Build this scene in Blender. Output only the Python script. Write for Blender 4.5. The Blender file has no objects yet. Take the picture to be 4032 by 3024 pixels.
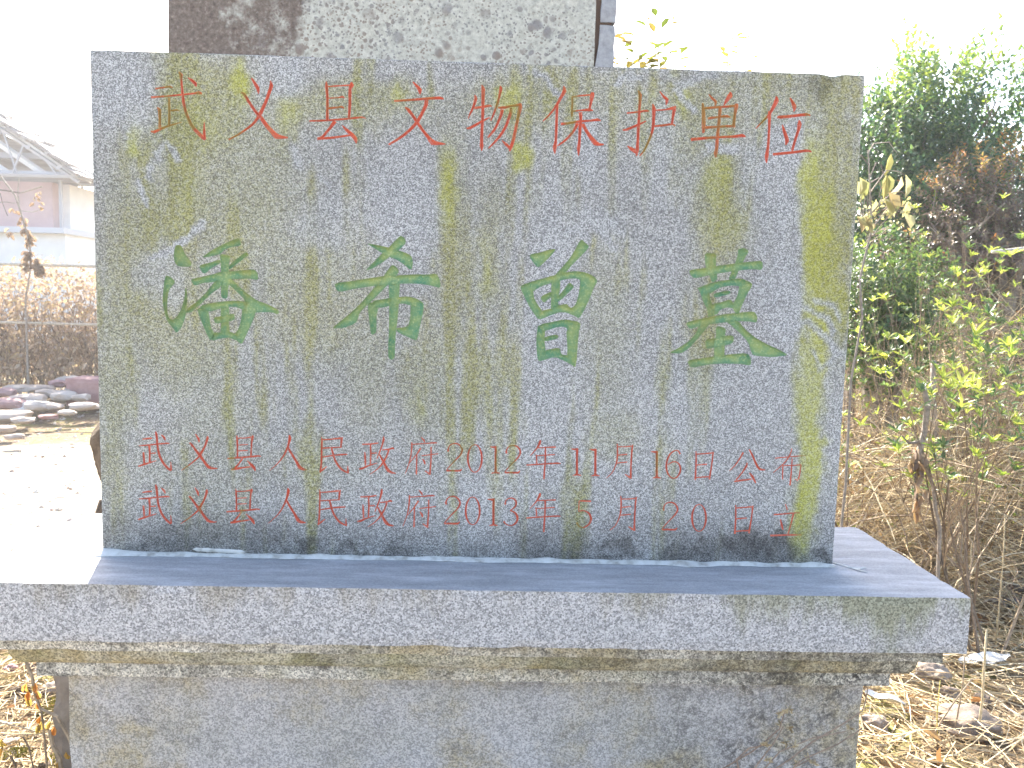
import bpy, math, random
import numpy as np
from mathutils import Vector, Matrix, Euler, noise
from mathutils.geometry import delaunay_2d_cdt

random.seed(7); rng = np.random.default_rng(7)
SC = bpy.context.scene
COL = SC.collection
R = math.radians

# ------------------------------------------------------------------ camera
CAMP = Vector((0.62377, -1.30105, 0.42304))
CAMR = Euler((1.470606, -0.0252764, -0.0241801), 'XYZ')
FPX = 3200.0                                     # focal length in pixels of the 4032 px wide photograph
cam_d = bpy.data.cameras.new('camera'); cam = bpy.data.objects.new('camera', cam_d); COL.objects.link(cam)
cam.location = CAMP; cam.rotation_euler = CAMR
cam_d.sensor_width = 36.0; cam_d.lens = 36.0 * FPX / 4032.0
cam_d.dof.use_dof = True; cam_d.dof.focus_distance = 1.32; cam_d.dof.aperture_fstop = 14
cam_d.clip_start = 0.02; cam_d.clip_end = 2000
SC.camera = cam
# ------------------------------------------------------------------ sky and sun
SUN_EL, SUN_AZ = R(37), math.atan2(-0.31, 1.0)    # behind the monument, a little to the left
w = bpy.data.worlds.new('World'); SC.world = w; w.use_nodes = True
nt = w.node_tree; bg = nt.nodes['Background']
sky = nt.nodes.new('ShaderNodeTexSky'); sky.sky_type = 'NISHITA'; sky.sun_disc = False
sky.sun_elevation = SUN_EL; sky.sun_rotation = SUN_AZ
sky.air_density = 1.0; sky.dust_density = 3.5; sky.ozone_density = 1.0; sky.altitude = 100
nt.links.new(sky.outputs[0], bg.inputs[0]); bg.inputs[1].default_value = 0.135
sun_d = bpy.data.lights.new('sun', 'SUN'); sun = bpy.data.objects.new('sun', sun_d); COL.objects.link(sun)
sun_d.energy = 5.0; sun_d.angle = R(0.55); sun_d.color = (1.0, 0.94, 0.84)
sd = Vector((math.sin(SUN_AZ) * math.cos(SUN_EL), math.cos(SUN_AZ) * math.cos(SUN_EL), math.sin(SUN_EL)))
sun.rotation_euler = sd.to_track_quat('Z', 'Y').to_euler(); sun.location = sd * 30
SC.view_settings.view_transform = 'Standard'; SC.view_settings.look = 'None'
SC.view_settings.gamma = 1.0; SC.view_settings.exposure = 2.2
SC.render.engine = 'CYCLES'
HAZE = .0038
SC.cycles.max_bounces = 8; SC.cycles.transparent_max_bounces = 8

# ------------------------------------------------------------------ measuring helpers
CM = CAMR.to_matrix()
def ray(u, v): return CM @ Vector(((u - 2016) / FPX, -(v - 1512) / FPX, -1))
def at(u, v, y):
    d = ray(u, v); return CAMP + d * ((y - CAMP.y) / d.y)
def onz(u, v, z):
    d = ray(u, v); return CAMP + d * ((z - CAMP.z) / d.z)
GZ = -0.65
def sst(a, b, x):
    t = min(1, max(0, (x - a) / (b - a))); return t * t * (3 - 2 * t)
def gh(x, y):
    h = GZ + 0.012 * noise.noise(Vector((x * 2.3, y * 2.3, 0))) + 0.05 * noise.noise(Vector((x * .35, y * .35, 3)))
    h += 0.55 * sst(2.6, 6.0, x) * sst(1.8, 5.0, y)
    return h

# ------------------------------------------------------------------ object helpers
def link(o, parent=None):
    COL.objects.link(o)
    if parent: o.parent = parent
    return o
def tag(o, label=None, cat=None, group=None, kind=None):
    if label: o['label'] = label
    if cat: o['category'] = cat
    if group: o['group'] = group
    if kind: o['kind'] = kind
    return o
def thing(name, loc, label, cat, group=None, rz=0):
    o = bpy.data.objects.new(name, None); o.empty_display_size = .1
    o.location = loc; o.rotation_euler = (0, 0, rz); link(o)
    return tag(o, label, cat, group)
class MB:
    def __init__(s): s.v = []; s.f = []
    def add(s, vs, fs):
        b = len(s.v); s.v.extend(vs); s.f.extend([tuple(i + b for i in f) for f in fs])
    def tube(s, pts, rad, n=5, cap=True):
        pts = [Vector(p) for p in pts]; k = len(pts)
        if not hasattr(rad, '__len__'): rad = [rad] * k
        up = Vector((0.13, 0.31, 0.94)); b = len(s.v)
        for i, p in enumerate(pts):
            t = (pts[min(i + 1, k - 1)] - pts[max(i - 1, 0)])
            if t.length < 1e-9: t = Vector((0, 0, 1))
            t.normalize()
            if abs(t.dot(up)) > .95: up = Vector((1, .2, 0))
            a = t.cross(up).normalized(); c = t.cross(a)
            for j in range(n):
                an = 2 * math.pi * j / n
                q = p + (a * math.cos(an) + c * math.sin(an)) * rad[i]
                s.v.append((q.x, q.y, q.z))
        for i in range(k - 1):
            for j in range(n):
                j2 = (j + 1) % n
                s.f.append((b + i * n + j, b + i * n + j2, b + (i + 1) * n + j2, b + (i + 1) * n + j))
        if cap:
            s.f.append(tuple(b + j for j in range(n))[::-1]); s.f.append(tuple(b + (k - 1) * n + j for j in range(n)))
    def leaf(s, p, d, nrm, L, W, bend=.25, fold=.2):
        d = d.normalized(); sd_ = d.cross(nrm)
        if sd_.length < 1e-6: sd_ = d.cross(Vector((1, 0, .3)))
        sd_.normalize(); up = sd_.cross(d)
        def q(t, sx, h): 
            r = p + d * (L * t) + sd_ * (W * .5 * sx) + up * (h * W - bend * L * t * t)
            return (r.x, r.y, r.z)
        s.add([q(0, 0, 0), q(.35, 1, fold), q(.35, -1, fold), q(.4, 0, 0), q(.75, .7, fold), q(.75, -.7, fold), q(1, 0, 0)],
              [(0, 1, 3), (0, 3, 2), (3, 1, 4), (3, 5, 2), (3, 4, 6), (3, 6, 5)])
    def box(s, x0, x1, y0, y1, z0, z1):
        s.add([(x, y, z) for x in (x0, x1) for y in (y0, y1) for z in (z0, z1)],
              [(0, 1, 3, 2), (4, 6, 7, 5), (0, 4, 5, 1), (2, 3, 7, 6), (0, 2, 6, 4), (1, 5, 7, 3)])
    def build(s, name, mat, parent=None, smooth=False, origin=None):
        me = bpy.data.meshes.new(name)
        v = s.v
        off = Vector((0, 0, 0))
        if parent is not None: off = parent.location.copy()
        if origin is not None: off = Vector(origin)
        v = [(a - off.x, b - off.y, c - off.z) for a, b, c in v]
        me.from_pydata(v, [], s.f); me.update()
        if smooth: me.polygons.foreach_set('use_smooth', [True] * len(me.polygons))
        for m in (mat if isinstance(mat, (list, tuple)) else [mat]): me.materials.append(m)
        o = bpy.data.objects.new(name, me); link(o, parent)
        if parent is None and origin is not None: o.location = off
        return o
def rough_box(x0, x1, y0, y1, z0, z1, step=.02, amp=.0008, chip=.002, prof=None, seed=0):
    """a stone block as grids of faces with worn arrises; prof(z) -> inset of all four sides at that height"""
    mb = MB(); idx = {}
    nx, ny, nz = [max(2, int(round((b - a) / step))) for a, b in ((x0, x1), (y0, y1), (z0, z1))]
    nx = min(nx, 110); ny = min(ny, 60); nz = min(nz, 60)
    def vert(i, j, k):
        key = (i, j, k)
        if key in idx: return idx[key]
        x = x0 + (x1 - x0) * i / nx; y = y0 + (y1 - y0) * j / ny; z = z0 + (z1 - z0) * k / nz
        o = prof(z) if prof else 0
        n3 = lambda q, m: noise.noise(Vector((x * q + seed, y * q, z * q + m)))
        ex = (i in (0, nx)) + (j in (0, ny)) + (k in (0, nz))
        px, py, pz = x, y, z
        sx = -1 if i == 0 else (1 if i == nx else 0); sy = -1 if j == 0 else (1 if j == ny else 0); sz = -1 if k == 0 else (1 if k == nz else 0)
        a = amp * n3(18, 0)
        c = 0
        if ex >= 2: c = chip * (.35 + max(0, n3(14, 5)) * 1.6 + max(0, n3(45, 9)))
        px += sx * (a - c) - sx * o; py += sy * (a - c) - sy * o; pz += sz * (a - c)
        if o and not sx: px = x + (x0 + x1 - 2 * x) / (x1 - x0) * o
        if o and not sy: py = y + (y0 + y1 - 2 * y) / (y1 - y0) * o
        idx[key] = len(mb.v); mb.v.append((px, py, pz)); return idx[key]
    for i in range(nx):
        for j in range(ny):
            mb.f.append((vert(i, j, nz), vert(i + 1, j, nz), vert(i + 1, j + 1, nz), vert(i, j + 1, nz)))
            mb.f.append((vert(i, j, 0), vert(i, j + 1, 0), vert(i + 1, j + 1, 0), vert(i + 1, j, 0)))
    for i in range(nx):
        for k in range(nz):
            mb.f.append((vert(i, 0, k), vert(i + 1, 0, k), vert(i + 1, 0, k + 1), vert(i, 0, k + 1)))
            mb.f.append((vert(i, ny, k), vert(i, ny, k + 1), vert(i + 1, ny, k + 1), vert(i + 1, ny, k)))
    for j in range(ny):
        for k in range(nz):
            mb.f.append((vert(0, j, k), vert(0, j, k + 1), vert(0, j + 1, k + 1), vert(0, j + 1, k)))
            mb.f.append((vert(nx, j, k), vert(nx, j + 1, k), vert(nx, j + 1, k + 1), vert(nx, j, k + 1)))
    return mb
def ico_rock(center, rx, ry, rz, sub=2, amp=.25, fr=1.3, seed=0, rot=0, facet=False):
    import bmesh
    bm = bmesh.new(); bmesh.ops.create_icosphere(bm, subdivisions=sub, radius=1)
    mb = MB(); c = Vector(center); cr, sr = math.cos(rot), math.sin(rot)
    for v in bm.verts:
        d = v.co.normalized()
        s = 1 + amp * noise.noise(d * fr + Vector((seed * 3.1, seed, 0))) + amp * .4 * noise.noise(d * fr * 2.7 + Vector((seed, 0, 7)))
        if facet:
            # flatten towards a box-like stone
            m = max(abs(d.x), abs(d.y), abs(d.z)); s *= (0.55 + .45 / m)
        x, y, z = d.x * s * rx, d.y * s * ry, d.z * s * rz
        mb.v.append((c.x + x * cr - y * sr, c.y + x * sr + y * cr, c.z + z))
    for f in bm.faces: mb.f.append(tuple(v.index for v in f.verts))
    bm.free(); return mb

# ------------------------------------------------------------------ material helpers
class MT:
    def __init__(s, name, rough=.85, spec=.3):
        s.m = bpy.data.materials.new(name); s.m.use_nodes = True
        s.t = s.m.node_tree; s.b = s.t.nodes['Principled BSDF']; s.out = s.t.nodes['Material Output']
        s.b.inputs['Roughness'].default_value = rough; s.b.inputs['Specular IOR Level'].default_value = spec
        s._o = None
    def n(s, ty, **kw):
        x = s.t.nodes.new(ty)
        for k, v in kw.items():
            if k.startswith('i_'):
                x.inputs[k[2:].replace('_', ' ')].default_value = v
            else: setattr(x, k, v)
        return x
    def l(s, a, b): s.t.links.new(a, b); return b
    def pos(s):
        if s._o is None: s._o = s.n('ShaderNodeNewGeometry').outputs['Position']
        return s._o
    def obj(s): return s.n('ShaderNodeTexCoord').outputs['Object']
    def map(s, vec, loc=(0, 0, 0), rot=(0, 0, 0), sc=(1, 1, 1)):
        x = s.n('ShaderNodeMapping'); s.l(vec, x.inputs['Vector'])
        x.inputs['Location'].default_value = loc; x.inputs['Rotation'].default_value = rot; x.inputs['Scale'].default_value = sc
        return x.outputs[0]
    def noise(s, vec, scale, detail=3, rough=.55, dist=0, out='Fac'):
        x = s.n('ShaderNodeTexNoise'); s.l(vec, x.inputs['Vector'])
        x.inputs['Scale'].default_value = scale; x.inputs['Detail'].default_value = detail
        x.inputs['Roughness'].default_value = rough; x.inputs['Distortion'].default_value = dist
        return x.outputs[out]
    def voro(s, vec, scale, out='Distance', feature='F1'):
        x = s.n('ShaderNodeTexVoronoi'); x.feature = feature; s.l(vec, x.inputs['Vector']); x.inputs['Scale'].default_value = scale
        return x.outputs[out]
    def ramp(s, fac, stops, interp='LINEAR'):
        x = s.n('ShaderNodeValToRGB'); s.l(fac, x.inputs[0]); e = x.color_ramp.elements; x.color_ramp.interpolation = interp
        while len(e) < len(stops): e.new(.5)
        for i, (p, c) in enumerate(stops):
            e[i].position = p
            e[i].color = (c, c, c, 1) if not hasattr(c, '__len__') else (*c, 1)
        return x.outputs[0]
    def mix(s, fac, a, b, mode='MIX'):
        x = s.n('ShaderNodeMix'); x.data_type = 'RGBA'; x.blend_type = mode
        for k, v in ((0, fac), (6, a), (7, b)):
            if hasattr(v, 'links') or hasattr(v, 'is_linked'): s.l(v, x.inputs[k])
            else: x.inputs[k].default_value = (v if k == 0 else (*v, 1) if hasattr(v, '__len__') else (v, v, v, 1))
        return x.outputs[2]
    def math(s, op, a, b=0.0, clamp=False):
        x = s.n('ShaderNodeMath'); x.operation = op; x.use_clamp = clamp
        for k, v in ((0, a), (1, b)):
            if hasattr(v, 'is_linked'): s.l(v, x.inputs[k])
            else: x.inputs[k].default_value = v
        return x.outputs[0]
    def rnd(s): return s.n('ShaderNodeNewGeometry').outputs['Random Per Island']
    def bump(s, h, dist=.001, strength=1.0):
        x = s.n('ShaderNodeBump'); x.inputs['Strength'].default_value = strength; x.inputs['Distance'].default_value = dist
        s.l(h, x.inputs['Height']); s.l(x.outputs[0], s.b.inputs['Normal']); return x
    def col(s, c):
        if hasattr(c, 'is_linked'): s.l(c, s.b.inputs['Base Color'])
        else: s.b.inputs['Base Color'].default_value = (*c, 1)
        return s.m
    def blob(s, vec, cx, cz, rx, rz, soft=.5):
        """0..1 mask: an ellipse on the stone face in its own metres (x, z), ragged by a warped coordinate"""
        m = s.map(vec, loc=(-cx / rx, 0, -cz / rz), sc=(1 / rx, 0, 1 / rz))
        g = s.n('ShaderNodeVectorMath'); g.operation = 'LENGTH'; s.l(m, g.inputs[0])
        r = s.n('ShaderNodeMapRange'); r.interpolation_type = 'SMOOTHSTEP'
        s.l(g.outputs['Value'], r.inputs[0]); r.inputs[1].default_value = 1 + soft; r.inputs[2].default_value = 1 - soft
        r.inputs[3].default_value = 0; r.inputs[4].default_value = 1
        return r.outputs[0]
def leafmat(name, cols, trans=.45, rough=.5, spec=.35, tt=(1.5, 1.45, .85)):
    M = MT(name, rough, spec)
    c = M.ramp(M.rnd(), [(i / max(1, len(cols) - 1), c) for i, c in enumerate(cols)])
    nv = M.noise(M.pos(), 60, 2); c = M.mix(M.ramp(nv, [(.3, .75), (.7, 1.25)]), (0, 0, 0), c, 'MULTIPLY') if False else c
    M.l(c, M.b.inputs['Base Color'])
    tr = M.n('ShaderNodeBsdfTranslucent'); M.l(M.mix(1.0, c, tt, 'MULTIPLY'), tr.inputs[0])
    ms = M.n('ShaderNodeMixShader'); ms.inputs[0].default_value = trans
    M.l(M.b.outputs[0], ms.inputs[1]); M.l(tr.outputs[0], ms.inputs[2]); M.l(ms.outputs[0], M.out.inputs[0])
    return M.m
def twigmat(name, cols):
    M = MT(name, .8, .25)
    c = M.ramp(M.rnd(), [(i / max(1, len(cols) - 1), c) for i, c in enumerate(cols)])
    n_ = M.noise(M.pos(), 90, 2)
    M.col(M.mix(1.0, c, M.ramp(n_, [(.3, .65), (.7, 1.25)]), 'MULTIPLY')); return M.m

def Gx(u): return at(u * 1.8228, 1400, 0).x          # stain positions on the face, measured at 2212 px width
def Gz(v): return at(1800, v * 1.8228, 0).z

def granite_base(M, p, dark=.13, mid=.30, light=.56, scale=330, tint=(1.0, .97, .93)):
    g = M.noise(p, scale * .9, 4, .75)
    v = M.voro(p, scale, 'Color')
    sep = M.n('ShaderNodeSeparateColor'); M.l(v, sep.inputs[0])
    s_ = M.math('ADD', M.math('MULTIPLY', g, .9), M.math('MULTIPLY', sep.outputs[0], .42))
    c = M.ramp(s_, [(.42, dark), (.58, mid * .85), (.70, mid * 1.15), (.84, light)])
    return M.mix(1.0, c, tint, 'MULTIPLY'), s_

def streaks(M, p, sx=9, sz=1.2, seed=0, detail=5):
    return M.noise(M.map(p, loc=(seed, 0, seed), sc=(sx, 2, sz)), 1.0, detail, .62)

# ------------------------------------------------------------------ stone materials
STAIN = dict(
 olive=[(420, 260, 150, 130, .8), (470, 420, 190, 160, .6), (330, 560, 110, 220, .62), (390, 720, 120, 130, .5), (560, 330, 90, 90, .55),
        (760, 230, 200, 60, .6), (700, 640, 150, 140, .42), (620, 560, 80, 180, .4), (1090, 230, 130, 70, .55), (1250, 210, 120, 60, .5),
        (1480, 250, 150, 90, .7), (1560, 440, 70, 170, .65), (1540, 640, 60, 160, .35), (1800, 420, 50, 330, .85), (1730, 200, 130, 50, .75),
        (980, 500, 40, 260, .6), (1060, 520, 30, 180, .5), (920, 830, 60, 170, .45), (800, 800, 60, 150, .35), (1310, 700, 60, 200, .35),
        (560, 1010, 300, 50, .25), (1330, 940, 60, 60, .4), (250, 700, 40, 400, .5), (1600, 180, 200, 30, .55), (460, 950, 80, 200, .3)],
 yel=[(1760, 620, 26, 300, 1.0), (1745, 980, 28, 220, 1.0), (1755, 420, 22, 120, .9), (1740, 1150, 30, 60, .8), (1800, 600, 35, 130, .6), (520, 190, 34, 34, .9),
      (295, 285, 14, 50, 1.0), (1130, 340, 22, 22, .85), (1545, 395, 45, 50, .5), (965, 400, 22, 90, .65), (1050, 585, 22, 60, .5), (620, 240, 30, 60, .55),
      (1100, 210, 24, 40, .6), (1480, 210, 20, 40, .6), (850, 215, 16, 36, .6), (1780, 940, 12, 12, .9), (1570, 480, 60, 70, .4), (915, 880, 16, 50, .45), (400, 400, 40, 90, .35), (440, 270, 50, 50, .4)],
 clean=[(250, 190, 80, 110, 1), (620, 150, 40, 60, .9), (870, 440, 70, 110, .9), (1265, 330, 30, 60, .9), (1200, 620, 45, 200, .7), (1290, 490, 60, 30, .9),
        (1690, 640, 50, 100, .9), (1680, 460, 60, 180, .55), (1630, 850, 100, 120, .45), (330, 350, 8, 22, .9), (350, 330, 7, 20, .9), (640, 330, 12, 20, .8),
        (1560, 330, 40, 8, 1), (1500, 165, 60, 12, .8), (355, 590, 60, 60, .5), (1430, 340, 40, 120, .5), (700, 480, 60, 60, .5), (1480, 900, 50, 120, .4)],
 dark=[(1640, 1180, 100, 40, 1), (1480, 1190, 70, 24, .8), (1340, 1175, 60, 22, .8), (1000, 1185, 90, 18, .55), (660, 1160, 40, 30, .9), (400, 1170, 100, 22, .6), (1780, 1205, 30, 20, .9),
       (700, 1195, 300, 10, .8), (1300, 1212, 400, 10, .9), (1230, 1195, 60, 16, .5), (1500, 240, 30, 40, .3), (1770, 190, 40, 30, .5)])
# scratches rubbed through the lichen: (polyline, half width)
SCRATCH = [([(1225, 500), (1255, 490), (1265, 520)], 9), ([(1260, 485), (1300, 500), (1325, 535)], 7), ([(1296, 470), (1330, 485), (1345, 505)], 6), ([(1270, 452), (1285, 468), (1300, 462)], 5),
           ([(1700, 640), (1740, 665), (1790, 690), (1800, 720)], 6), ([(1690, 700), (1745, 695), (1790, 735), (1810, 765)], 7), ([(1760, 650), (1800, 660), (1815, 690)], 5), ([(1760, 760), (1770, 800), (1800, 770)], 4),
           ([(1155, 158), (1180, 165), (1195, 195), (1215, 210)], 5), ([(1325, 185), (1350, 165), (1380, 168)], 5), ([(1460, 190), (1475, 215), (1500, 240)], 6), ([(1530, 315), (1560, 325), (1590, 318)], 6),
           ([(370, 320), (385, 345)], 5), ([(690, 380), (712, 400)], 4), ([(300, 395), (315, 440)], 5), ([(330, 560), (400, 520), (440, 480)], 7), ([(1680, 590), (1700, 600)], 8)]
def world_to_px(x, z):
    """tablet face (x, z) -> picture position at 2212 px width, arrays"""
    Mt = np.array(CM).T; P = np.stack([x - CAMP.x, np.full_like(x, -CAMP.y), z - CAMP.z], 0); q = Mt @ P
    return (2016 + FPX * q[0] / -q[2]) / 1.8228, (1512 - FPX * q[1] / -q[2]) / 1.8228
def stain_rgba(x, z):
    x = np.asarray(x, float); z = np.asarray(z, float); u, v = world_to_px(x, z); n = len(x)
    nz = np.empty((n, 5))
    for i in range(n):
        a_, b_ = float(x[i]), float(z[i])
        nz[i, 0] = noise.noise(Vector((a_ * 22, b_ * 9, 1))) + .55 * noise.noise(Vector((a_ * 60, b_ * 28, 4))) + .35 * noise.noise(Vector((a_ * 150, b_ * 90, 6)))
        nz[i, 1] = noise.noise(Vector((a_ * 20, b_ * 12, 11))) + .5 * noise.noise(Vector((a_ * 60, b_ * 40, 14)))
        nz[i, 2] = noise.noise(Vector((a_ * 19, b_ * 2.0, 21))) + .8 * noise.noise(Vector((a_ * 55, b_ * 5, 24))) + .4 * noise.noise(Vector((a_ * 130, b_ * 14, 27)))
        nz[i, 3] = noise.noise(Vector((a_ * 4, b_ * 4, 31)))
        nz[i, 4] = noise.noise(Vector((a_ * 120, b_ * 100, 41)))
    uu = u + nz[:, 0] * 26; vv = v + nz[:, 1] * 40
    def bl(lst, soft):
        acc = np.zeros(n)
        for (cu, cv, ru, rv, k) in lst:
            r = np.sqrt(((uu - cu) / ru) ** 2 + ((vv - cv) / rv) ** 2); t = np.clip((1 + soft - r) / (2 * soft), 0, 1)
            acc = np.maximum(acc, k * t * t * (3 - 2 * t))
        return acc
    ol, ye, cl, dk = bl(STAIN['olive'], .55), bl(STAIN['yel'], .75), bl(STAIN['clean'], .5), bl(STAIN['dark'], .5)
    ol = np.clip(ol * (.95 + .6 * nz[:, 3]) + np.clip(nz[:, 2] - .12, 0, 1) * 1.5 - .02 + .10 * np.clip((1100 - u) / 700, 0, 1), 0, 1)
    sh = lambda a_: .5 * a_ + .5 * np.clip((a_ - .5) * 2.2 + .5, 0, 1)
    ol = .72 * ol + .28 * sh(ol); ye = sh(ye); dk = sh(dk)
    uw = u + nz[:, 4] * 5; vw = v + nz[:, 4] * 5
    for pl_, hw in SCRATCH:
        for (x0, y0), (x1, y1) in zip(pl_[:-1], pl_[1:]):
            t = np.clip(((uw - x0) * (x1 - x0) + (vw - y0) * (y1 - y0)) / ((x1 - x0) ** 2 + (y1 - y0) ** 2), 0, 1)
            d = np.hypot(uw - x0 - t * (x1 - x0), vw - y0 - t * (y1 - y0)); cl = np.maximum(cl, np.clip((hw - d) / 4 + .6, 0, 1))
    return np.stack([ol, ye, cl, dk], 1)
def put_stain(me, x, z):
    a_ = me.color_attributes.new('stain', 'FLOAT_COLOR', 'POINT'); a_.data.foreach_set('color', stain_rgba(x, z).astype(np.float32).ravel())
def tablet_stain(M, p):
    a_ = M.n('ShaderNodeAttribute'); a_.attribute_name = 'stain'; sp = M.n('ShaderNodeSeparateColor'); M.l(a_.outputs['Color'], sp.inputs[0])
    return sp.outputs[0], sp.outputs[1], sp.outputs[2], a_.outputs['Alpha']

def make_tablet_mat():
    M = MT('granite_tablet', .9, .25); p = M.pos()
    g, s_ = granite_base(M, p, .14, .30, .57, 600, (1, .99, .955))
    olive, yel, clean, dark = tablet_stain(M, p)
    st = streaks(M, p, 15, 1.6, 3); fine = M.noise(p, 160, 4, .7)
    grain = M.ramp(s_, [(.45, .52), (.8, 1.45)])
    # olive film, stronger in vertical runs, thinner on light grains
    om = M.math('MULTIPLY', olive, M.ramp(fine, [(.30, .35), (.62, 1.2)]), True)
    om = M.math('MULTIPLY', om, M.math('SUBTRACT', 1.0, clean, True), True)
    oc = M.mix(1.0, M.mix(M.noise(p, 7, 3), (.215, .22, .075), (.295, .27, .11)), grain, 'MULTIPLY')
    c = M.mix(M.math('MULTIPLY', om, .84), g, oc)
    ym = M.math('MULTIPLY', yel, M.ramp(fine, [(.25, .35), (.55, 1.0)]), True)
    c = M.mix(M.math('MULTIPLY', ym, .76), c, M.mix(1.0, (.39, .39, .045), M.ramp(s_, [(.45, .65), (.8, 1.2)]), 'MULTIPLY'))
    big = M.noise(p, 2.6, 5, .6)
    c = M.mix(M.math('MULTIPLY', clean, .8), c, M.mix(1.0, g, (1.08, 1.10, 1.13), 'MULTIPLY'))
    c = M.mix(1.0, c, M.ramp(big, [(.3, .86), (.7, 1.12)]), 'MULTIPLY')
    sepx = M.n('ShaderNodeSeparateXYZ'); M.l(p, sepx.inputs[0])
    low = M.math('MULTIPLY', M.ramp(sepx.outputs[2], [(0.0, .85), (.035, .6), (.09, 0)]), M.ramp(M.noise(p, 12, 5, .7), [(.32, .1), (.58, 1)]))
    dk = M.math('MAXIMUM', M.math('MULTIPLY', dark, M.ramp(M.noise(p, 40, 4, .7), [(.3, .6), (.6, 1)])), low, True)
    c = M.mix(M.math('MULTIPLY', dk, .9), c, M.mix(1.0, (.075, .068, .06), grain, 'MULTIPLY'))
    M.col(c)
    h = M.math('ADD', M.noise(p, 420, 3, .7), M.math('MULTIPLY', M.noise(p, 120, 3), .8))
    M.bump(h, .0011, .8)
    return M.m
def make_paint(name, base, alt, worn, moss):
    M = MT(name, .75, .3); p = M.pos()
    n1 = M.noise(p, 30, 5, .75); n2 = M.noise(p, 300, 3, .7); n3 = M.noise(M.map(p, sc=(1, 1, .6)), 22, 4, .6)
    c = M.mix(M.ramp(n1, [(.35, 0), (.65, 1)]), base, alt)
    c = M.mix(M.math('MULTIPLY', M.ramp(n2, [(.52, 0), (.70, 1)]), worn[1]), c, worn[0])
    olive, yel, clean, dark = tablet_stain(M, p)
    mm = M.math('MULTIPLY', M.math('SUBTRACT', M.math('MAXIMUM', olive, yel), .40, True), M.ramp(n3, [(.44, 0), (.58, 3.2)]), True)
    c = M.mix(M.math('MULTIPLY', mm, moss), c, (.30, .26, .07))
    M.col(c); M.bump(M.noise(p, 260, 3, .7), .0007, .6)
    return M.m
def make_pedestal_mat(name, mossy=.5, darkk=.5, warm=(1, .96, .90), seed=0, mid=.31, streaky=True, ochre=.5, dk=.18):
    M = MT(name, .9, .25); p = M.pos()
    g, s_ = granite_base(M, p, dk, mid, mid * (1.65 if dk < .2 else 1.4), 430, warm)
    n1 = M.noise(M.map(p, loc=(seed, seed, 0), sc=(3.2, 2, 5 if not streaky else 2.2)), 2.2, 6, .68)
    n2 = M.noise(M.map(p, loc=(-seed, 0, seed), sc=(4, 3, 7)), 3.1, 6, .72)
    n3 = M.noise(M.map(p, loc=(seed * 2, 0, 0), sc=(2.2, 1, 2.2)), 2.2, 5, .66)
    grain = M.ramp(s_, [(.45, .55), (.8, 1.35)])
    c = M.mix(M.math('MULTIPLY', M.ramp(n1, [(.46, 0), (.66, 1)]), mossy), g, M.mix(1.0, (.21, .195, .065), grain, 'MULTIPLY'))
    c = M.mix(M.math('MULTIPLY', M.ramp(n3, [(.47, 0), (.60, 1)]), M.math('MULTIPLY', M.ramp(M.noise(p, 26, 5, .75), [(.35, .2), (.6, 1)]), ochre)), c, M.mix(1.0, (.40, .32, .17), grain, 'MULTIPLY'))
    spk = M.noise(p, 75, 5, .8)
    dm = M.math('MULTIPLY', M.ramp(n2, [(.46, 0), (.66, 1)]), M.ramp(spk, [(.44, 0), (.56, 1)]))
    c = M.mix(M.math('MULTIPLY', dm, darkk), c, (.055, .047, .042))
    sx = M.n('ShaderNodeSeparateXYZ'); M.l(p, sx.inputs[0])
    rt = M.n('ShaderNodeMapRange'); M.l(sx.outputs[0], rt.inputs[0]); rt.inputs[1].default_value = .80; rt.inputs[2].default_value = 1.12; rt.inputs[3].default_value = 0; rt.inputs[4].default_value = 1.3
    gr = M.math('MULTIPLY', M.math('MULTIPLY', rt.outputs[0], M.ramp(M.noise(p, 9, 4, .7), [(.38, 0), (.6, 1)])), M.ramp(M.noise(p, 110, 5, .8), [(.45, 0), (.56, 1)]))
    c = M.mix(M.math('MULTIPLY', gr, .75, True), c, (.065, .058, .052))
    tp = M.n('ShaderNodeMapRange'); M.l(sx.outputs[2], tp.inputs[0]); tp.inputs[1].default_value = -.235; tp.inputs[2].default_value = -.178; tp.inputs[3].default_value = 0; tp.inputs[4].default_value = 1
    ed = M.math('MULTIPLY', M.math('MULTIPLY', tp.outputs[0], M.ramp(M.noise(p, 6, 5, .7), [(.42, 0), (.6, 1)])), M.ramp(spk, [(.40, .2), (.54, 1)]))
    c = M.mix(M.math('MULTIPLY', ed, .45), c, (.085, .07, .055))  # dirt line and contact shadow beneath the moulding, both painted into the colour
    M.col(c); M.bump(M.math('ADD', M.noise(p, 400, 3, .7), M.noise(p, 90, 3)), .0014, .8)
    return M, c
M_tab = make_tablet_mat()
M_red = make_paint('red_paint', (.64, .14, .08), (.52, .11, .065), ((.58, .40, .32), .6), .80)
M_green = make_paint('green_paint', (.11, .26, .15), (.29, .36, .14), ((.46, .50, .27), .7), .3)
mm, c = make_pedestal_mat('granite_cap', .45, .25, (.98, .96, .97), 3.3, .37, True, .18); M_cap = mm.m
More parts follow.
